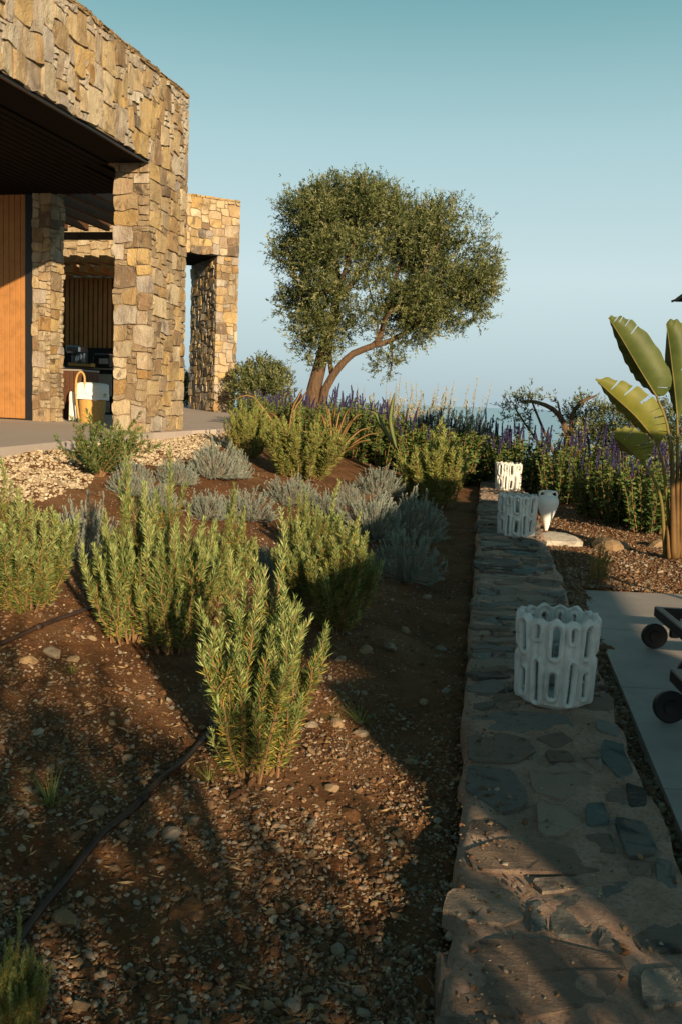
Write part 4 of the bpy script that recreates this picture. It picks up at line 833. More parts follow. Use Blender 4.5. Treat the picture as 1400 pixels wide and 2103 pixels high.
LOB = [(640, 480, 80, 100, -.2, 1.2, 1), (720, 445, 105, 85, .1, 1.5, 1), (700, 550, 110, 85, -.7, 1.1, 1), (615, 600, 55, 70, -.2, .9, 1), (800, 500, 105, 90, 0, 1.5, 1), (845, 470, 70, 75, .1, 1.3, 1), (885, 480, 65, 80, .1, 1.2, .9), (930, 560, 75, 75, -.1, 1.2, 1), (890, 615, 80, 50, -.3, 1.0, 1),
       (975, 590, 42, 55, 0, .8, 1), (835, 620, 60, 60, -.6, .8, 1), (640, 665, 55, 40, -.5, .7, .9), (640, 715, 28, 24, -.3, .35, .9), (792, 735, 17, 60, -.2, .2, 1.2), (860, 675, 60, 32, -.2, .6, .9), (725, 650, 55, 30, -.5, .6, .6), (705, 695, 28, 28, .1, .3, .7), (620, 432, 42, 36, .1, .7, .8), (755, 408, 80, 36, .1, 1.0, .8),
       (925, 425, 32, 38, .1, .5, .7), (1005, 545, 22, 30, 0, .4, .8), (585, 640, 25, 28, -.2, .5, .7), (945, 645, 38, 28, 0, .5, .8), (580, 500, 28, 50, 0, .6, .7), (690, 388, 50, 20, 0, .6, .6), (985, 640, 22, 22, 0, .4, .6), (985, 475, 10, 25, 0, .2, .4), (818, 655, 45, 55, .2, .6, .8)]
lobes = [(at(790+(x-790)*.95, 570+(y-570)*.95, YT+dz)-TBp, (rx*px1*.9, rzz, ry*px1*.9), k_) for x, y, rx, ry, dz, rzz, k_ in LOB]
clumps = []
for c_, r_, k_ in lobes:
    r_ = np.array(r_); n_ = max(3, int(9.5*k_*(r_[0]*r_[1]+r_[1]*r_[2]+r_[0]*r_[2])))
    for d_ in unit(rs.normal(size=(n_, 3))):
        q_ = rs.uniform(.16, .40); f_ = rs.uniform(.35, 1.0)**.5; clumps.append((np.asarray(c_)+d_*np.maximum(r_-q_*.4, .08)*f_, (q_*rs.uniform(.9, 1.3), q_, q_*rs.uniform(.7, 1.0)), rs.uniform(.7, 1.2)))
crown_leaves(clumps, 260, .085, .021, rs, .26, .45, gap_=.3).build('crown', 'olive', tr)
def bush(name, label, cat, base, lobes_, dens, L, W, mat, seed, group=None, limbs=(), tw=.16, up=.5, gap_=.35):
    rs = np.random.default_rng(seed); rt = thing(name, label, cat, tuple(base), 0, group); st = MB()
    for (c, r_, k_) in lobes_:
        c = np.asarray(c); st.tube(bez([(0, 0, -.05), (c*.5+rs.normal(0, .05, 3)), c, c+(0, 0, r_[2]*.6)], 8), np.linspace(.035, .006, 8), 6)
    for pl, r0 in limbs: st.tube(bez(pl, 12), np.linspace(r0, r0*.3, 12), 7)
    st.build('trunk', 'bark', rt, True); crown_leaves(lobes_, dens, L, W, rs, tw, up, gap_=gap_).build('crown', mat, rt); return rt
def bushpx(name, label, cat, Yb, bpx, lob, dens, L, W, mat, seed, group=None, limbs=(), **kw):
    B = at(bpx[0], bpx[1], Yb); B[2] = g(B[0], B[1]); s_ = Yb/F
    lo2 = [(at(x, y, Yb+dz)-B, (rx*s_, max(rx, ry)*s_*.8, ry*s_), k_) for x, y, rx, ry, dz, k_ in lob]
    li = [([at(x, y, Yb)-B for x, y in pl], r0) for pl, r0 in limbs]
    return bush(name, label, cat, B, lo2, dens, L, W, mat, seed, group, li, **kw)
bushpx('round_bush', 'rounded grey green bush on the skyline beside the far pier', 'bush', 19.5, (535, 880), [(510, 785, 35, 28, 0, 1), (545, 770, 40, 30, .2, 1), (580, 795, 30, 30, 0, 1), (540, 810, 60, 35, -.3, 1)], 900, .07, .02, 'olive', 41, up=.9)
bushpx('round_bush', 'leafy bush seen through the far doorway', 'bush', 24, (372, 850), [(372, 800, 16, 40, 0, 1), (395, 810, 20, 35, .3, 1)], 700, .09, .022, 'olive', 42, up=.9)
bushpx('wild_olive', 'scrubby wild olive with a bare branch arching left, behind the salvias', 'tree', 15.5, (1180, 960), [(1060, 845, 25, 28, 0, .8), (1200, 860, 42, 40, .2, 1), (1255, 870, 48, 38, .2, 1), (1225, 910, 60, 35, 0, 1), (1090, 822, 22, 12, 0, .5), (1145, 830, 12, 10, 0, .5)], 800, .06, .017, 'olive', 43,
       limbs=[([(1180, 950), (1165, 890), (1140, 845), (1100, 826), (1070, 825)], .065), ([(1172, 900), (1175, 850), (1195, 825), (1225, 812)], .05)])
bushpx('wild_olive', 'grey green scrub olive behind the stalks of the paddle leaved plant', 'tree', 15, (1330, 960), [(1300, 885, 35, 45, 0, 1), (1350, 880, 40, 50, .2, 1), (1400, 875, 40, 50, 0, 1), (1320, 930, 70, 30, 0, 1)], 800, .06, .017, 'olive', 44)
# bronze flax, agave
def blades(name, label, cat, B, specs, mat, w0, root_px=None, rs=None, fold=.25):
    rt = thing(name, label, cat, tuple(B))
    for (pts, wd) in specs:
        pts = bez(pts, 12); T = unit(np.gradient(pts, axis=0)); s = np.linspace(0, 1, 12); prof = wd*np.clip(np.minimum(1, .45+2.2*s), 0, 1)*np.clip(1-s**3.0, 0.0, 1)**.8+.002
        side = unit(np.cross(T, np.array([0.15, 1., .35])+rs.normal(0, .25, 3))); nn = np.cross(side, T); V = []
        for p, q, n_, w_ in zip(pts, side, nn, prof): V += [p-q*w_/2+n_*w_*fold, p, p+q*w_/2+n_*w_*fold, p-n_*w_*.16]
        Fc = []
        for i in range(11):
            a, b = i*4, i*4+4; Fc += [(a, a+1, b+1, b), (a+1, a+2, b+2, b+1), (a+2, a+3, b+3, b+2), (a+3, a, b, b+3)]
        o = obj('blade', mesh('blade', V, Fc, None, True), mat, rt)
    return rt
rs = np.random.default_rng(61); B = at(682, 930, 13.2); B[2] = g(B[0], B[1]); sp = []
for tx, ty, d_ in [(745, 850, .1), (730, 862, -.3), (700, 845, .2), (760, 905, -.3), (720, 840, .4), (672, 838, .1), (655, 850, -.2), (758, 880, .2), (640, 870, .3), (700, 870, -.4), (690, 835, .4), (735, 920, -.5), (615, 885, -.2), (665, 830, .5), (778, 890, .0), (630, 905, -.5), (712, 905, -.6)]:
    T_ = at(tx, ty, 13.2+d_)-B; sp.append(([(0, 0, 0), T_*np.array([.35, .4, .55]), T_*np.array([.72, .75, .92]), T_], rs.uniform(.035, .055)))
blades('bronze_flax', 'bronze strap leaved flax clump in the middle of the bed', 'plant', B, sp, 'phormium', .05, rs=rs)
B = at(590, 905, 14.5); B[2] = g(B[0], B[1]); sp = []
for tx, ty, d_, dr in [(475, 823, -.2, 1.25), (622, 797, .1, .9), (632, 800, .3, .9), (560, 870, -.4, 1.1), (612, 850, .2, 1), (600, 830, .4, 1), (545, 850, .3, 1.1)]:
    T_ = at(tx, ty, 14.5+d_)-B; sp.append(([(0, 0, 0), T_*np.array([.3, .4, .6]), T_*np.array([.65, .7, dr*.9]), T_], rs.uniform(.05, .07)))
blades('bronze_flax', 'bronze flax with one long blade pointing left to the stone pier', 'plant', B, sp, 'phormium', .05, rs=rs)
B = at(812, 920, 13.6); B[2] = g(B[0], B[1]); sp = []
for pl, wd in [([(812, 920, 0), (800, 870, 0), (803, 835, 0), (810, 805, 0)], .10), ([(812, 920, 0), (845, 892, -.1), (885, 876, -.2), (928, 892, -.3)], .13), ([(812, 920, 0), (822, 870, .1), (832, 850, .1), (845, 872, 0)], .11), ([(812, 920, 0), (770, 880, 0), (745, 872, 0), (725, 885, -.1)], .11), ([(812, 920, 0), (850, 880, .2), (865, 858, .2), (880, 872, .2)], .11), ([(812, 920, 0), (780, 870, .3), (770, 850, .4), (758, 845, .4)], .10), ([(812, 920, 0), (815, 890, -.5), (812, 875, -.8), (818, 880, -1.)], .11)]:
    sp.append(([at(x, y, 13.6+d_)-B for x, y, d_ in pl], wd))
blades('agave', 'green agave with one upright tongue leaf, mostly hidden by shrubs', 'agave', B, [(a_, w_*.8) for a_, w_ in sp[:1]+sp[5:6]], 'agave', .1, rs=rs, fold=.32)
# paddle leaved plant (bird of paradise kind)
YS = gnd(1382, 1152)[1]; B = gnd(1375, 1155); pl_ = thing('paddle_leaf_plant', 'tall plant with torn banana like paddle leaves at the right edge', 'plant', tuple(B))
zc = 3.004
def cz(x, y, d_=0): return at(940+x/zc, 560+y/zc, YS+d_)-B
def paddle(mid, mar, slits, stalk, mat, back=.3, name='leaf', seed=0):
    r_ = np.random.default_rng(seed); n = 41; Mi = bez([cz(*q) for q in mid], n); Ma = bez([cz(*q) for q in mar], n); V = []; Fc = []
    cutr = {int(s_*(n-1)): wd for s_, wd in slits}; k = 7
    for half in (0, 1):
        for i in range(n):
            rows = [i] if i not in cutr else [i, i]
        base = len(V); rowid = []
        for i in range(n):
            for rep in range(2 if (i in cutr and 0 < i < n-1) else 1):
                a = Mi[i]; b = Ma[i] if half == 0 else Mi[i]+(Mi[i]-Ma[i])*.22+np.array([0.02, back*np.linalg.norm(Ma[i]-Mi[i])*2.2, -.0])
                if i in cutr and half == 0:
                    j = i+(-1 if rep == 0 else 1); b = Ma[i]+(Ma[j]-Ma[i])*cutr[i]*r_.uniform(.25, .75)
                for q in range(k):
                    u = q/(k-1); p = a+(b-a)*u; bul = math.sin(math.pi*u)*.10*np.linalg.norm(b-a); p = p+np.array([0, -bul if half == 0 else 0, 0.010*math.sin(i*1.3+seed)*u+(.0035 if i % 2 else -.0035)*math.sin(math.pi*u)]); V.append(p)
                rowid.append((len(V)-k, rep == 0 and i in cutr and 0 < i < n-1))
        for (r0, cut), (r1, _) in zip(rowid, rowid[1:]):
            for q in range(k-1):
                if cut and q >= 1+int(3*abs(math.sin(r1*1.7))): continue
                Fc.append((r0+q, r0+q+1, r1+q+1, r1+q))
    o = obj(name, mesh(name, V, Fc, None, True), mat, pl_)
    m = MB(); m.tube(Mi+np.array([0, -.004, 0]), np.linspace(.012, .004, n)[::-1] if False else np.linspace(.003, .009, n), 7); m.build('midrib', 'stalk', o, True)
    m = MB(); sk = bez([cz(*q) for q in stalk], 14); m.tube(sk, np.linspace(.011, .022, 14), 8); m.build('leaf_stalk', 'stalk', pl_, True)
paddle([(925, 278), (1000, 395), (1100, 565), (1170, 680), (1225, 768)], [(940, 268), (1010, 272), (1095, 312), (1205, 425), (1285, 565), (1318, 650), (1295, 735), (1232, 766)], [(.1, .5), (.17, .4), (.24, .4), (.31, .3), (.8, .45)], [(1225, 768), (1290, 950), (1318, 1200), (1328, 1480), (1335, 1740)], 'strel', seed=1)
paddle([(845, 658), (950, 755), (1075, 868), (1160, 965), (1222, 1050)], [(850, 655), (930, 650), (1035, 678), (1130, 718), (1222, 792), (1280, 880), (1292, 960), (1262, 1022), (1226, 1048)], [(.2, .9), (.33, 1.0), (.46, .9), (.55, .3), (.63, .6), (.7, .4), (.78, .5), (.87, .3)], [(1222, 1050), (1262, 1180), (1288, 1400), (1305, 1650), (1312, 1745)], 'strelyellow', seed=2)
paddle([(962, 1018), (1010, 1050), (1065, 1100), (1132, 1166)], [(960, 972), (1000, 958), (1062, 953), (1140, 988), (1202, 1050), (1205, 1085), (1165, 1148), (1134, 1164)], [(.33, 1.0), (.55, .8), (.68, .4), (.8, .5)], [(1132, 1166), (1200, 1262), (1250, 1400), (1268, 1600), (1275, 1745)], 'strelyellow', seed=3)
paddle([(1282, 315), (1302, 450), (1322, 620), (1340, 780), (1350, 900)], [(1290, 295), (1340, 288), (1400, 330), (1440, 450), (1450, 650), (1430, 800), (1352, 898)], [(.55, .3), (.75, .3)], [(1350, 900), (1352, 1100), (1352, 1400), (1350, 1745)], 'strel', .2, seed=4)
paddle([(1560, 520, .3), (1520, 650, .25), (1470, 800, .2), (1430, 930, .1)], [(1560, 525, .3), (1620, 640, .5), (1600, 800, .4), (1500, 920, .2), (1432, 928, .1)], [(.3, .8), (.5, .5), (.7, .6)], [(1430, 930, .1), (1390, 1150, .1), (1372, 1450, .05), (1362, 1745, 0)], 'strel', .2, seed=5)
for x0, x1, y1, r0 in [(1330, 1318, 1040, .045), (1375, 1385, 1080, .05), (1350, 1352, 1150, .04), (1400, 1425, 1130, .045), (1300, 1290, 1500, .028), (1345, 1395, 1420, .04)]:
    m = MB(); m.tube(bez([cz(x0, 1760, -.05), cz((x0+x1)/2, (1760+y1)/2+60, -.06), cz(x1, y1, 0)], 10), np.concatenate([np.linspace(r0*.8, r0*.5, 7), [r0*.5, r0*.3, .006]]), 9); m.build('dry_sheath', 'sheath', pl_, True)
# ---- grasses, weeds
def tuft(seed, n, hgt, label, name='grass_tuft', spread=.5, mat='grass', w=.006, group=None):
    rs = np.random.default_rng(seed); rt = thing(name, label, 'grass', (0, 0, 0), 0, group); V = []; Fc = []; R = []
    for k in range(n):
        a = rs.uniform(0, 6.28); o_ = rs.uniform(.05, spread); h = hgt*rs.uniform(.5, 1); s = np.linspace(0, 1, 4); b = len(V); v_ = rs.random(); sd = np.array([-math.sin(a), math.cos(a), 0])
        for q in s:
            p = np.array([math.cos(a)*(.02+o_*q**1.6), math.sin(a)*(.02+o_*q**1.6), h*(q-.18*q*q*o_*2)]); ww = w*(1-q)+.0006; V += [p-sd*ww/2, p+sd*ww/2]; R += [v_, v_]
        Fc += [(b+2*i, b+2*i+1, b+2*i+3, b+2*i+2) for i in range(3)]
    obj('blades', mesh('blades', V, np.array(Fc), R), mat, rt); return rt
P, h = gplace(1226, 1192, 1090); g1 = rosemary(120, 16, .30, .05, .007, 170, 'grass', .5, 3, .5, 'small dry green tuft in the gravel beside the paving corner', 'grass_tuft', 'tufts'); del g1['group']; put(g1, P, (h*1.05, h*1.05, h), 1, g1['label'])
tf = tuft(601, 40, .16, 'a', group='weeds in the bed')
for px, py, s_, lab in [(738, 1478, 1.1, 'thin green weed sprouting at the edge of the shadow, near the wall'), (690, 1475, .6, 'low green weed right of the nearest rosemary'), (40, 1262, .8, 'small green weed under the left rosemary'), (150, 1375, .55, 'dry grass wisps on lit soil at left'), (430, 1610, .7, 'grass at the foot of the nearest rosemary'), (105, 1660, 1.1, 'lone shoot in dark soil at lower left')]:
    put(tf, gnd(px, py), s_*.62, px, lab)
# ---- irrigation pipe
ppx = [(-60, 1345), (0, 1322), (100, 1286), (190, 1255), (300, 1215)]
pp2 = [(455, 1478), (430, 1502), (380, 1565), (330, 1620), (270, 1680), (210, 1730), (150, 1790), (90, 1860), (20, 1960)]
for lst, lab in ((ppx, 'brown irrigation pipe on lit soil under the left rosemary'), (pp2, 'dark irrigation pipe running down left from the nearest rosemary')):
    pts = bez([gnd(*q)+np.array([0, 0, .012]) for q in lst], 40); rt = thing('irrigation_pipe', lab, 'pipe', tuple(pts[0])); m = MB(); m.tube(pts-pts[0], .0105, 10); m.build('hose', 'pipe', rt, True)
    m = MB(); q = 17; m.tube(pts[q:q+2]-pts[0], .0145, 10); m.build('joint', 'pipe', rt, True)
# ---- rocks
def rock(seed, sx, sy, sz, mat='rock'):
    rs = np.random.default_rng(seed); V0, F0 = ico(); V = [tuple(v) for v in V0]; cache = {}; Fs = []
    def md(a, b):
        k = (min(a, b), max(a, b))
        if k not in cache: p = unit(np.array(V[a])+np.array(V[b])); cache[k] = len(V); V.append(tuple(p))
        return cache[k]
    for a, b, c in F0: x, y, z_ = md(a, b), md(b, c), md(c, a); Fs += [(a, x, z_), (b, y, x), (c, z_, y), (x, y, z_)]
    V = np.array(V); dirs = unit(rs.normal(size=(7, 3)))
    for d in dirs:
        t = V @ d; lim = rs.uniform(.55, .85); ov = np.maximum(t-lim, 0); V = V-np.outer(ov, d)
    V = V*(1+rs.normal(0, .04, (len(V), 1)))*np.array([sx, sy, sz]); return mesh('rock', V, Fs)
rmesh = [rock(700+k, .5, .36, .26) for k in range(8)]
RK = [(200, 1682, 46), (350, 1725, 60), (130, 1880, 70), (640, 1482, 30), (690, 1478, 42), (655, 1395, 34), (800, 1330, 40), (875, 1230, 26), (740, 1500, 36), (680, 1630, 38), (640, 1700, 34), (870, 1445, 30), (915, 1425, 26), (980, 1885, 26), (750, 1335, 40), (905, 1190, 22), (440, 1475, 26), (530, 1440, 20),
      (262, 1555, 28), (555, 1880, 26), (640, 1765, 30), (420, 1720, 22), (310, 2000, 30), (600, 1980, 34), (690, 1960, 40), (800, 1740, 24), (330, 1790, 24), (905, 1330, 26), (830, 1290, 30), (960, 1720, 20), (60, 1355, 40), (110, 1330, 50), (150, 1345, 34), (190, 1310, 26), (230, 1480, 24), (700, 1350, 30), (520, 1760, 22), (480, 1850, 28), (770, 1860, 26), (850, 1960, 22)]
rs = np.random.default_rng(77)
RKL = {0: 'rounded tan stone just above the dark pipe at lower left', 1: 'flat pale stone lying in the dark soil right of the pipe', 2: 'large crumbly tan stone above the bottom left sprig', 4: 'tan stone beside the low weed right of the nearest rosemary', 6: 'tan stone in shade between near rosemary and wall', 7: 'orange stone at the foot of the lower blue grey mound',
       11: 'pale stone in shade a little left of the nearest pot', 13: 'small stone lying close by the wall edge near the bottom', 14: 'flat stone in shade under the rosemary near the wall', 24: 'flat stone at the bottom centre in deep shade', 30: 'lit stone nearest the left edge below the pipe', 31: 'biggest lit stone left of the upright rosemary shadow'}
for q, (px, py, wd) in enumerate(RK):
    P = gnd(px, py); s_ = wd/F*math.hypot(P[1], H0); o = obj('loose_stone', rmesh[q % 8], 'rock'); o.location = (P[0], P[1], P[2]+.07*s_); o.rotation_euler = (rs.normal(0, .15), rs.normal(0, .15), rs.uniform(0, 6)); o.scale = (s_, s_, s_)
    tag(o, RKL.get(q, 'small tan stone lying loose on the pebbly soil'), 'stone', 'loose stones on the soil')
P = gnd(1150, 1118); o = obj('boulder', rock(720, .27, .30, .10), 'whiterock'); o.location = (P[0]-.0, P[1]+.12, P[2]+.02); o.rotation_euler = (0, .05, .3); tag(o, 'flat white rock beside the wall under the amphora', 'rock')
P = gnd(1258, 1130); o = obj('boulder', rock(721, .26, .2, .11), 'rock'); o.location = (P[0], P[1]+.1, P[2]+.02); o.rotation_euler = (0, .1, 1.9); tag(o, 'golden boulder on the gravel left of the paddle leaved plant', 'rock')
P = gnd(1350, 1120); o = obj('boulder', rock(722, .2, .14, .09), 'rock'); o.location = (P[0], P[1], P[2]); tag(o, 'half buried rock behind the paddle leaved plant', 'rock')
P = onw(1092, 985); o = obj('stone_block', rock(723, .17, .5, .12), 'whiterock'); o.location = (P[0]+.12, P[1]+.2, P[2]-.04); tag(o, 'pale stone block at the far right end of the low wall', 'stone block')
# ---- pebbles in the soil, cream gravel by the terrace
def scatter(n, ymin, ymax, xf, rmed, rsd, rs, pw=1.6, zk=.25):
    u = rs.random(n); a = 1-pw; y = (ymin**a+u*(ymax**a-ymin**a))**(1/a); x0, x1 = xf(y); x = x0+(x1-x0)*rs.random(n)
    r_ = np.clip(rmed*np.exp(rs.normal(0, rsd, n)), .002, .03); return np.stack([x, y, g(x, y)+r_*zk], 1), r_
rs = np.random.default_rng(88)
P_, r_ = scatter(62000, 1.7, 11.5, lambda y: (np.maximum(-.40*y-.35, wl(y)-3.3), wl(y)-.0), .0042, .5, rs, 1.9)
keep = (vnoise(P_[:, 0], P_[:, 1], .4, 12)+.5*vnoise(P_[:, 0], P_[:, 1], .13, 13)+rs.normal(0, .35, len(P_))) > -.35
V, Fc, R = pebbles(P_[keep], r_[keep], rs); o = obj('pebbles', mesh('pebbles', V, Fc, R), 'pebble'); tag(o, 'mixed brown and grey pebbles strewn over the soil of the bed', 'pebbles'); o['kind'] = 'stuff'
P_, r_ = scatter(15000, 6.5, 13, lambda y: (wr(y)+.02, np.minimum(wr(y)+2.2, .42*y+.2)), .008, .4, rs, 1.2); kp = ~((P_[:, 1] < PE[1]-.025*(P_[:, 0]-PE[0])) & (P_[:, 0] > PE[0]-.0))
V, Fc, R = pebbles(P_[kp], r_[kp], rs); o = obj('gravel', mesh('gravel', V, Fc, R), 'pebble'); tag(o, 'golden brown gravel around the paddle leaved plant', 'gravel'); o['kind'] = 'stuff'
P_, r_ = scatter(4000, 2.2, 7.5, lambda y: (wr(y)+.01, wr(y)+.16), .008, .4, rs, 1.4)
V, Fc, R = pebbles(P_, r_, rs); o = obj('gravel', mesh('gravel', V, Fc, R), 'pebble'); tag(o, 'dark gravel in the gap between wall and paving', 'gravel'); o['kind'] = 'stuff'
P_, r_ = scatter(26000, 5.5, 15, lambda y: (wl(y)-5.6, wl(y)-3.3+.15*np.sin(y*2)), .011, .35, rs, 1.1)
def inside(x, y, poly):
    r = np.zeros(len(x), bool); n = len(poly)
    for i in range(n):
        (x1, y1), (x2, y2) = poly[i][:2], poly[(i+1) % n][:2]; c = (y1 > y) != (y2 > y); r ^= c & (x < (x2-x1)*(y-y1)/((y2-y1) or 1e-9)+x1)
    return r
kp = ~inside(P_[:, 0], P_[:, 1], te); P_, r_ = P_[kp], r_[kp]
V, Fc, R = pebbles(P_, r_, rs); o = obj('gravel', mesh('gravel', V, Fc, R), 'gravel'); tag(o, 'cream gravel strip along the edge of the terrace', 'gravel'); o['kind'] = 'stuff'
n = 1500; y = 1.6+rs.random(n)**1.7*8; u = np.abs(rs.normal(0, .22, n)); u = np.where(rs.random(n) < .3, rs.random(n), np.minimum(u, 1)); r_ = np.clip(.0035*np.exp(rs.normal(0, .5, n)), .0015, .014)
V, Fc, R = pebbles(np.stack([wl(y)+u*WW, y, zw(y)+.008+r_*.2], 1), r_, rs); o = obj('grit', mesh('grit', V, Fc, R), 'pebble'); tag(o, 'loose grit spilled on to the top of the low wall', 'grit'); o['kind'] = 'stuff'
# ---- dead leaves, twigs and clods
rs = np.random.default_rng(91); n = 2600; y = (1.8**-.9+rs.random(n)*(10.5**-.9-1.8**-.9))**(1/-.9); x = np.maximum(-.40*y-.3, wl(y)-3.2); x = x+(wl(y)-.02-x)*rs.random(n)
a = rs.uniform(0, 6.28, n); V, Fc, R = leaves(np.stack([x, y, g(x, y)+.008], 1), np.stack([np.cos(a), np.sin(a), rs.normal(0, .18, n)], 1), rs.uniform(.015, .055, n), rs.uniform(.002, .008, n), rs.random(n), .3, rs, .08)
M['litter'] = attr_mat('dry_litter', [(0.0, (0.10, 0.05, 0.025)), (.5, (0.24, 0.15, 0.07)), (1.0, (0.38, 0.28, 0.15))], .9, 0, .1)
o = obj('leaf_litter', mesh('leaf_litter', V, Fc, R), 'litter'); tag(o, 'dry leaves and needles scattered over the bed', 'leaf litter'); o['kind'] = 'stuff'
n = 500; y = (1.8**-.9+rs.random(n)*(9.5**-.9-1.8**-.9))**(1/-.9); x = np.maximum(-.40*y-.3, wl(y)-3.2); x = x+(wl(y)-.05-x)*rs.random(n); r_ = np.clip(.014*np.exp(rs.normal(0, .45, n)), .006, .045)
V, Fc, R = pebbles(np.stack([x, y, g(x, y)-r_*.15], 1), r_, rs); o = obj('soil_clods', mesh('soil_clods', V, Fc, R), 'soil'); tag(o, 'crumbly red brown clods of soil in the bed', 'soil'); o['kind'] = 'stuff'
# ================================================================== ITEMS IN THE SERVICE COURT
def tpos(px, py, t):                                                 # pixel -> point on the plane at distance t behind the pier corner
    d = ray(px, py); k = (np.dot(C1+D1*t-CC*np.array([1, 1, 0]), D1))/np.dot(d, D1); return CC+d*k
q = tpos(190, 860, 1.75); bk = thing('wicker_basket', 'golden wicker basket with one tall looped handle beside the pier', 'basket', (q[0], q[1], ZT), -A1)
m = MB(); pr = [(0, .0), (.16, 0)]
for k in range(14): pr += [(.17+.006*k*.5+.008, .015+k*.034), (.17+.006*k*.5, .032+k*.034)]
pr += [(.20, .49), (.17, .49), (.15, .05), (0, .05)]; m.lathe(pr, 28); m.build('body', 'wicker', bk, True)
m = MB(); m.tube(bez([(-.13, -.16, .05), (-.16, -.2, .45), (-.15, -.2, .70), (-.08, -.2, .78), (-.02, -.2, .70), (-.03, -.19, .45)], 22), .016, 8); m.build('handle', 'wicker', bk, True)
def towel(label, base, w_, d_, h_, drop, seed, rz=0):
    rs = np.random.default_rng(seed); rt = thing('towel', label, 'towel', tuple(base), rz, None); n = 14; V = []; Fc = []
    for j in range(9):
        for i in range(n):
            a = 2*math.pi*i/n; sq = lambda c: math.copysign(abs(c)**.45, c); z_ = [-drop, -drop*.55, -.02, h_*.5, h_*.85, h_, h_*1.04, h_*1.05, h_*1.05][j]; k = [1.06, 1.05, 1.03, 1.0, .98, .88, .6, .3, .02][j]
            V.append((w_/2*sq(math.cos(a))*k+rs.normal(0, .006), d_/2*sq(math.sin(a))*k+rs.normal(0, .006), z_+(rs.normal(0, .012) if j < 2 else rs.normal(0, .004))))
    Fc = [(j*n+i, j*n+(i+1) % n, (j+1)*n+(i+1) % n, (j+1)*n+i) for j in range(8) for i in range(n)]
    obj('cloth', mesh('cloth', V, Fc, None, True), 'cloth', rt); return rt
towel('folded white towel draped over the wicker basket', (q[0], q[1], ZT+.50), .40, .42, .12, .13, 3, -A1)
q2 = tpos(152, 855, 1.9); towel('white towel hanging beside the slatted bin', (q2[0], q2[1], ZT+.36), .09, .16, .12, .3, 4, -A1)
q = tpos(140, 858, 2.5); rt = thing('slatted_bin', 'grey brown slatted timber bin against the inner pier', 'bin', (q[0], q[1], ZT), -A1)
for k in range(7): m = MB(); m.box((-.24+k*.075, 0, .42), (.066, .03, .80), .004); m.build('slat', 'darkwood', rt)
for k in range(7): m = MB(); m.box((.245, .05+k*.075, .42), (.03, .066, .80), .004); m.build('slat', 'darkwood', rt)
m = MB(); m.box((-.02, .28, .40), (.5, .5, .74), .004); m.build('body', 'black', rt)
m = MB(); m.box((-.02, .26, .825), (.57, .58, .03), .006); m.build('rim', 'greycab', rt)
def cabx(name, label, cat, px, t, z0, w_, d_, h_, mat):
    q = tpos(px, 800, t); rt = thing(name, label, cat, (q[0], q[1], z0), -A1); return rt
ct = cabx('kitchen_counter', 'dark outdoor kitchen counter with grey drawers and pale top edge', 'counter', 185, 4.55, ZT, 0, 0, 0, 'black')
m = MB(); m.box((0, .3, .45), (1.9, .6, .88), .006); m.build('carcass', 'black', ct)
m = MB(); m.box((0, .29, .915), (1.96, .66, .03), .005); m.build('worktop', 'greycab', ct)
for x_, z_, w_, h_ in ((.30, .62, .30, .40), (.30, .22, .22, .2), (-.4, .62, .34, .4), (.72, .62, .34, .4)): m = MB(); m.box((x_, -.012, z_), (w_, .02, h_), .004); m.build('drawer', 'greycab', ct)
zc_ = ZT+.93
q = tpos(150, 720, 4.6); cf = thing('coffee_machine', 'chrome coffee machine on the dark counter', 'coffee machine', (q[0], q[1]+.1, zc_), -A1)
m = MB(); m.box((0, .1, .33), (.30, .34, .14), .03); m.build('head', 'steel', cf); m = MB(); m.box((0, .2, .16), (.28, .14, .32), .02); m.build('body', 'steel', cf); m = MB(); m.box((0, .06, .03), (.30, .32, .05), .01); m.build('drip_tray', 'black', cf)
m = MB(); m.tube([(.05, -.02, .24), (.05, -.16, .225)], .014, 8); m.build('portafilter', 'black', cf)
for k, (px, h_, lab) in enumerate(((157, .30, 'slim bottle on the counter beside the coffee machine'), (163, .36, 'taller pale bottle right of the slim bottle'))):
    q = tpos(px, 720, 4.7); bt = thing('bottle', lab, 'bottle', (q[0], q[1]+.1, zc_+.15*0), 0); m = MB(); m.lathe([(0, 0), (.035, 0), (.036, h_*.6), (.013, h_*.78), (.013, h_), (0, h_)], 14); m.build('glass', 'steel', bt, True); m = MB(); m.lathe([(0, h_+.001), (.015, h_+.001), (.015, h_+.025), (0, h_+.026)], 10); m.build('cap', 'black', bt)
q = tpos(165, 735, 4.3); ty = thing('serving_tray', 'golden wooden tray with raised edge on the counter', 'tray', (q[0], q[1], zc_+.005), -A1)
m = MB(); m.box((0, .12, .008), (.46, .26, .014), .003); m.build('base', 'wood', ty)
for x_ in (-.225, .225): m = MB(); m.box((x_, .12, .035), (.018, .27, .06), .004); m.build('end', 'wicker', ty)
for y_ in (0, .25): m = MB(); m.box((0, y_, .03), (.43, .016, .045), .004); m.build('side', 'wicker', ty)
q = tpos(207, 735, 4.4); kn = thing('appliance', 'black box appliance with grey front on the counter near the pier', 'appliance', (q[0], q[1], zc_), -A1)
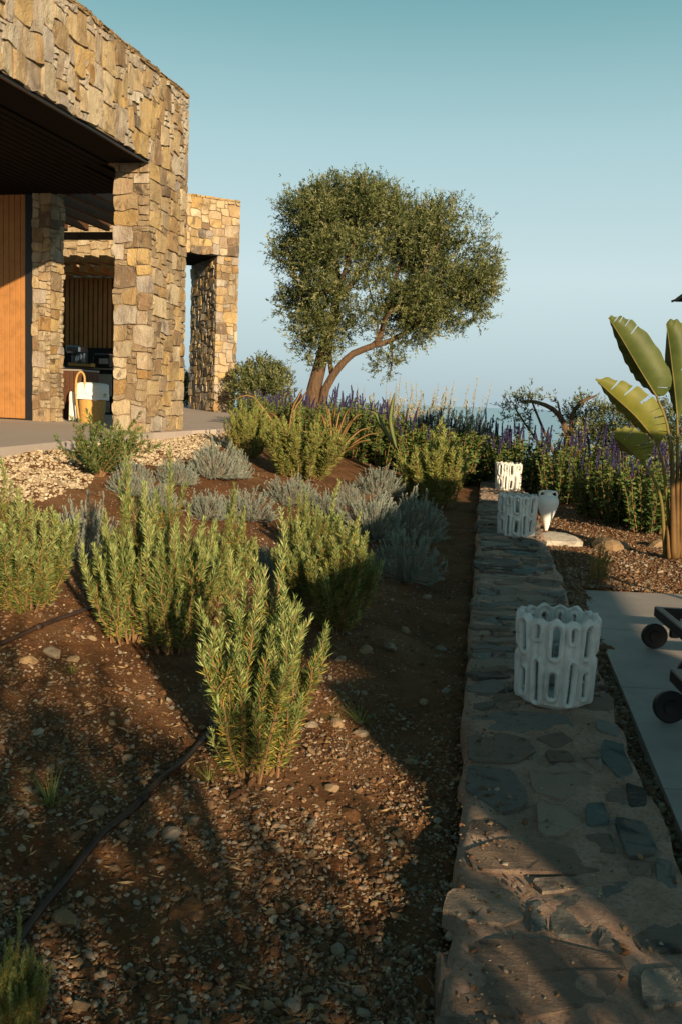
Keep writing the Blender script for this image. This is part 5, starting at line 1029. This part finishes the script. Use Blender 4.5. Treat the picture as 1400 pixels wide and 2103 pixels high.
m = MB(); m.box((0, .18, .12), (.34, .3, .22), .015); m.build('body', 'black', kn); m = MB(); m.box((.05, .022, .12), (.18, .012, .10), .004); m.build('panel', 'greycab', kn); m = MB(); m.box((0, .18, .245), (.30, .26, .02), .005); m.build('lid', 'steel', kn)
# ================================================================== added shade givers outside the frame; only the rib-tip parasol is partly seen
SX, SY = SDIR[0]/SDIR[2], SDIR[1]/SDIR[2]
def over(gx_, gy_, z0, z1): return (gx_+SX*(z1-z0), gy_+SY*(z1-z0))
for gx_, gy_, half, rot, lab in [(.9, 11.2, (.85, 1.7), -9, 'dark parasol farthest along the paving, out of view'), (.72, 7.2, (1.25, 2.1), -9, 'dark parasol second along the paving, out of view'),
                            (1.46, 3.66, (1.15, 1.36), 23.6, 'dark parasol turned askew over the paving, out of view'), (4.5, 2.7, (2.2, 2.2), -2, 'widest dark parasol over the loungers, out of view')]:
    x_, y_ = over(gx_, gy_, 0, 2.55); parasol(lab, (x_, y_, PZ), 2.6, half, .3, rot)  # unseen parasols added here, sized and turned to shade wall and bed
T_ = at(1387, 574, 9.0); parasol('dark parasol whose rib tip shows at the right edge of the sky', (T_[0]+1.745, T_[1]+.95, PZ), T_[2]-PZ+.10, (1.15, 1.15), .3, -9, .04)
for k, (x_, y_, h_, w_) in enumerate([(.45, -2.3, 2.55, 1.1), (1.5, -2.4, 2.05, .85), (2.35, -2.2, 1.5, .75), (3.1, -2.3, 1.25, .75)]):  # unseen shrubs added behind the camera, heights set to shade the foreground
    z_ = float(g(x_, y_)); bush('hedge_shrub', ['tall open shrub behind the viewpoint, leftmost of the row', 'tall open shrub behind the viewpoint, second of the row', 'middling shrub behind the viewpoint beside the wall', 'lowest shrub behind the viewpoint on the paving side'][k], 'shrub', (x_, y_, z_), [((0, 0, h_*.5), (w_*.7, .5, h_*.34), 1), ((-.25*w_, 0, h_*.78), (w_*.4, .35, h_*.18), .8), ((.3*w_, .1, h_*.74), (w_*.4, .35, h_*.2), .8)], 330, .07, .022, 'olive', 800+k)
